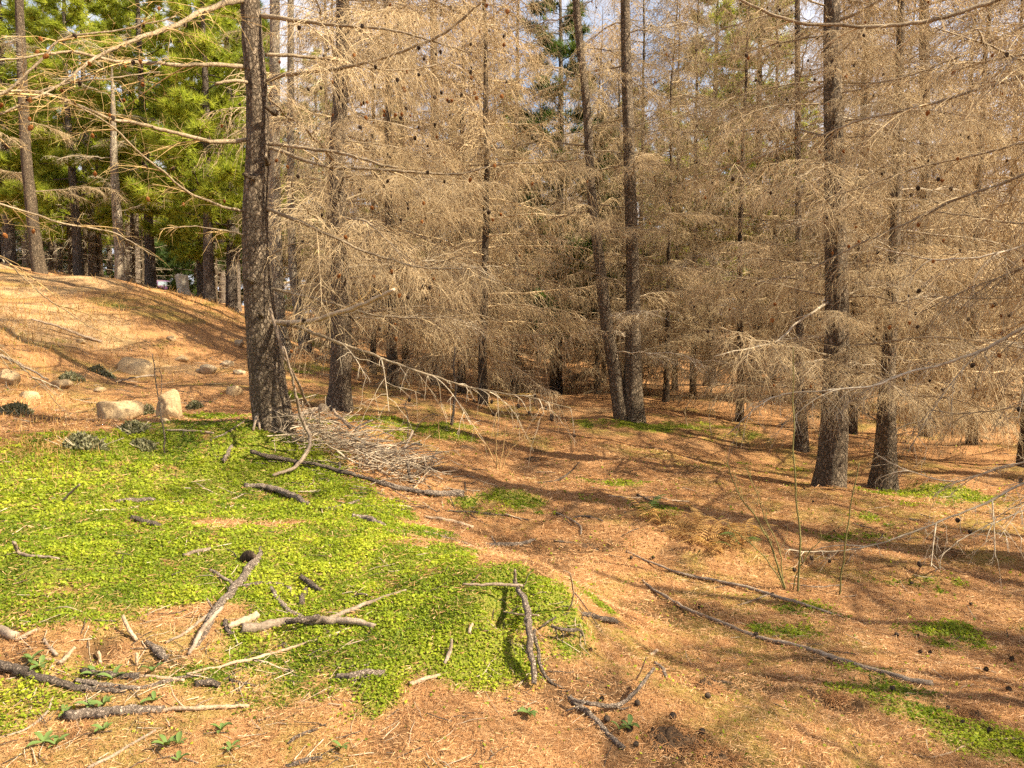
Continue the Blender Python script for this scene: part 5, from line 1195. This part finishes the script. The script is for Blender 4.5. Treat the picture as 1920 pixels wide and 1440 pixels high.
# ------------------------------------------------------------------ ground cover, dry grass and needle litter (nobody could count these)
def scatter(n, r0, r1, half=44, seed=0, power=1.0):
    r2 = np.random.default_rng(seed)
    r = np.exp(np.log(r0) + (np.log(r1) - np.log(r0)) * r2.random(n) ** power); a = np.radians(r2.uniform(-half, half, n))
    return r * np.sin(a), r * np.cos(a), r, r2
def ground_cover():
    x, y, r, r2 = scatter(760000, 2.3, 15.0, 43, 21)
    g = green_at(x, y); k = r2.random(len(x)) < g * (0.55 + 0.45 * sstep(0.3, 0.6, fbm(x * 4 + 3, y * 4 + 7, 3))) * 0.95 + 0.008
    x, y, r = x[k], y[k], r[k]; n = len(x)
    if n > 150000: x, y, r = x[:150000], y[:150000], r[:150000]; n = 150000
    lump = fbm(x * 6 + 3, y * 6 + 7, 3)
    h = (0.004 + 0.05 * np.clip(lump - 0.35, 0, 1) * r2.random(n)) * np.clip(r / 4, 0.9, 1.4)
    c = np.stack([x, y, gz_fast(x, y) + h], 1)
    sz = (0.0040 + 0.0052 * r2.random(n) ** 1.6) * np.clip(r / 3.2, 0.9, 2.6) ** 0.75
    nn = norm(np.array([0, 0, 1.0]) + r2.normal(size=(n, 3)) * 0.55)
    u = norm(np.cross(nn, r2.normal(size=(n, 3)))); v = np.cross(nn, u)
    S_ = sz[:, None]
    V = np.stack([c - u * S_, c - v * S_ * 0.85 - nn * S_ * 0.25, c + u * S_ * 1.05, c + v * S_ * 0.85 - nn * S_ * 0.25], 1).reshape(-1, 3)
    rnd = np.repeat(np.clip(0.15 + 1.2 * (lump - 0.3) + 0.6 * (r2.random(n) - 0.5), 0, 1), 4)
    tag(ob('ground_cover', mk_mesh('ground_cover', V, np.arange(4 * n).reshape(-1, 4), None, [M['leaf']], False, {'rnd': rnd})), 'carpet of tiny bright green leaves over the mound', 'ground cover', None, 'stuff')
ground_cover()
def litter():
    x, y, r, r2 = scatter(230000, 2.2, 11.0, 43, 22)
    k = r2.random(len(x)) > green_at(x, y) * 0.72; x, y, r = x[k], y[k], r[k]; n = len(x)
    az = r2.random(n) * 6.28; L = (0.016 + 0.026 * r2.random(n)) * np.clip(r / 3, 0.9, 2.2); w = 0.0009 * np.clip(r / 2.6, 0.9, 4)
    z = gz_fast(x, y) + 0.003 + 0.012 * r2.random(n) ** 2; d = np.stack([np.cos(az), np.sin(az), r2.normal(size=n) * 0.22], 1) * L[:, None]
    sd = np.stack([-np.sin(az), np.cos(az), r2.normal(size=n) * 0.5], 1) * w[:, None]; c = np.stack([x, y, z], 1)
    V = np.stack([c - d * 0.5 - sd, c - d * 0.5 + sd, c + d * 0.5], 1).reshape(-1, 3)
    tag(ob('needle_litter', mk_mesh('needle_litter', V, None, np.arange(3 * n).reshape(-1, 3), [M['litter']], False, {'rnd': np.repeat(r2.random(n), 3)})), 'loose orange-brown fallen needles covering the floor', 'needle litter', None, 'stuff')
litter()
def grass():
    r2 = np.random.default_rng(23); C = []
    for (px, py, sx, sy, n, hh) in [(100,800,70,45,1400,.20),(60,850,60,25,700,.16),(200,640,170,35,1700,.22),(130,570,110,30,1500,.30),(380,560,60,10,900,.30),(430,585,30,12,700,.30),(330,690,110,18,900,.14),(40,720,60,40,900,.18),(250,560,60,30,900,.26),(20,600,60,50,900,.22),(300,740,120,20,500,.12),(780,1300,200,30,60,.12),(800,1390,200,40,60,.14),(560,1190,60,20,20,.14),(440,1350,200,30,40,.1)]:
        for i in range(int(n * 0.55)):
            C.append((px + r2.normal() * sx, py + r2.normal() * sy, hh))
    cx = []; hh = []
    cell = {}
    for px, py, h in C:
        key = (int(px // 14), int(py // 5))
        if key not in cell: cell[key] = Gp(key[0] * 14 + 7, max(key[1] * 5 + 2.5, 500))
        g = cell[key]
        if g[1] > 45: continue
        cx.append((g[0] + r2.normal() * 9 * g[1] / FPX, g[1] + r2.normal() * 0.14)); hh.append(h)
    cx = np.array(cx); n = len(cx); h = np.array(hh) * 0.62 * (0.3 + 0.9 * r2.random(n)); r = np.hypot(cx[:, 0], cx[:, 1])
    b = np.stack([cx[:, 0], cx[:, 1], gz_fast(cx[:, 0], cx[:, 1]) - 0.01], 1)
    d = norm(np.array([0, 0, 1.0]) + r2.normal(size=(n, 3)) * 0.38) * h[:, None]; w = 0.0011 * np.clip(r / 3, 0.8, 4.5)
    a = r2.random(n) * 6.28; sd = np.stack([np.cos(a), np.sin(a), 0 * a], 1) * w[:, None]
    m = b + d * 0.55; t = b + d + np.stack([np.cos(a + 1), np.sin(a + 1), -0.4 + 0 * a], 1) * h[:, None] * 0.25
    V = np.stack([b - sd, b + sd, m + sd * 0.8, m - sd * 0.8, t], 1).reshape(-1, 3); i = np.arange(n) * 5
    tag(ob('dry_grass', mk_mesh('dry_grass', V, np.stack([i, i + 1, i + 2, i + 3], 1), np.stack([i + 3, i + 2, i + 4], 1), [M['dry_grass']], False, {'rnd': np.repeat(r2.random(n), 5)})), 'thin dry grass and reddish weeds on the bank', 'dry grass', None, 'stuff')
grass()

def debris():
    r2 = np.random.default_rng(31); P = []; Rr = []
    rows = [(0, 700, 1140, 1330, 260), (0, 900, 860, 1120, 130), (560, 900, 850, 960, 120), (900, 1900, 860, 1430, 130), (0, 900, 1330, 1440, 110), (900, 1120, 1130, 1320, 70), (0, 460, 640, 820, 110), (540, 900, 690, 830, 90)]
    for x0, x1, y0, y1, m in rows:
        for i in range(m):
            g = Gp(r2.uniform(x0, x1), r2.uniform(y0, y1)); l = r2.uniform(0.02, 0.15) * min(2.0, max(0.8, g[1] / 4)); a = r2.uniform(0, 6.28); tt = np.linspace(-0.5, 0.5, 5)
            p = np.stack([g[0] + math.cos(a) * l * tt, g[1] + math.sin(a) * l * tt, 0 * tt], 1); p += np.cumsum((r2.random((5, 3)) - 0.5) * l * 0.12, axis=0)
            r = r2.uniform(0.0012, 0.0036) * min(1.8, max(0.8, g[1] / 4)); p[:, 2] = gz_fast(p[:, 0], p[:, 1]) + r * 0.8 + 0.004 + tt * r2.uniform(-0.1, 0.25) * l + 0.02 * l
            P.append(p); Rr.append(np.linspace(1, 0.6, 5) * r)
    P = np.array(P); Rr = np.array(Rr); h = len(P) // 2
    for sl, mt, lab in ((slice(0, None, 2), 'brush', 'scattered bits of pale broken twig on the floor'), (slice(1, None, 2), 'log_dark', 'scattered bits of dark broken twig on the floor')):
        V, q = tubes(P[sl], Rr[sl], 4); tag(ob('twig_debris', mk_mesh('twig_debris', V, q, None, [M[mt]])), lab, 'twig debris', None, 'stuff')
debris()
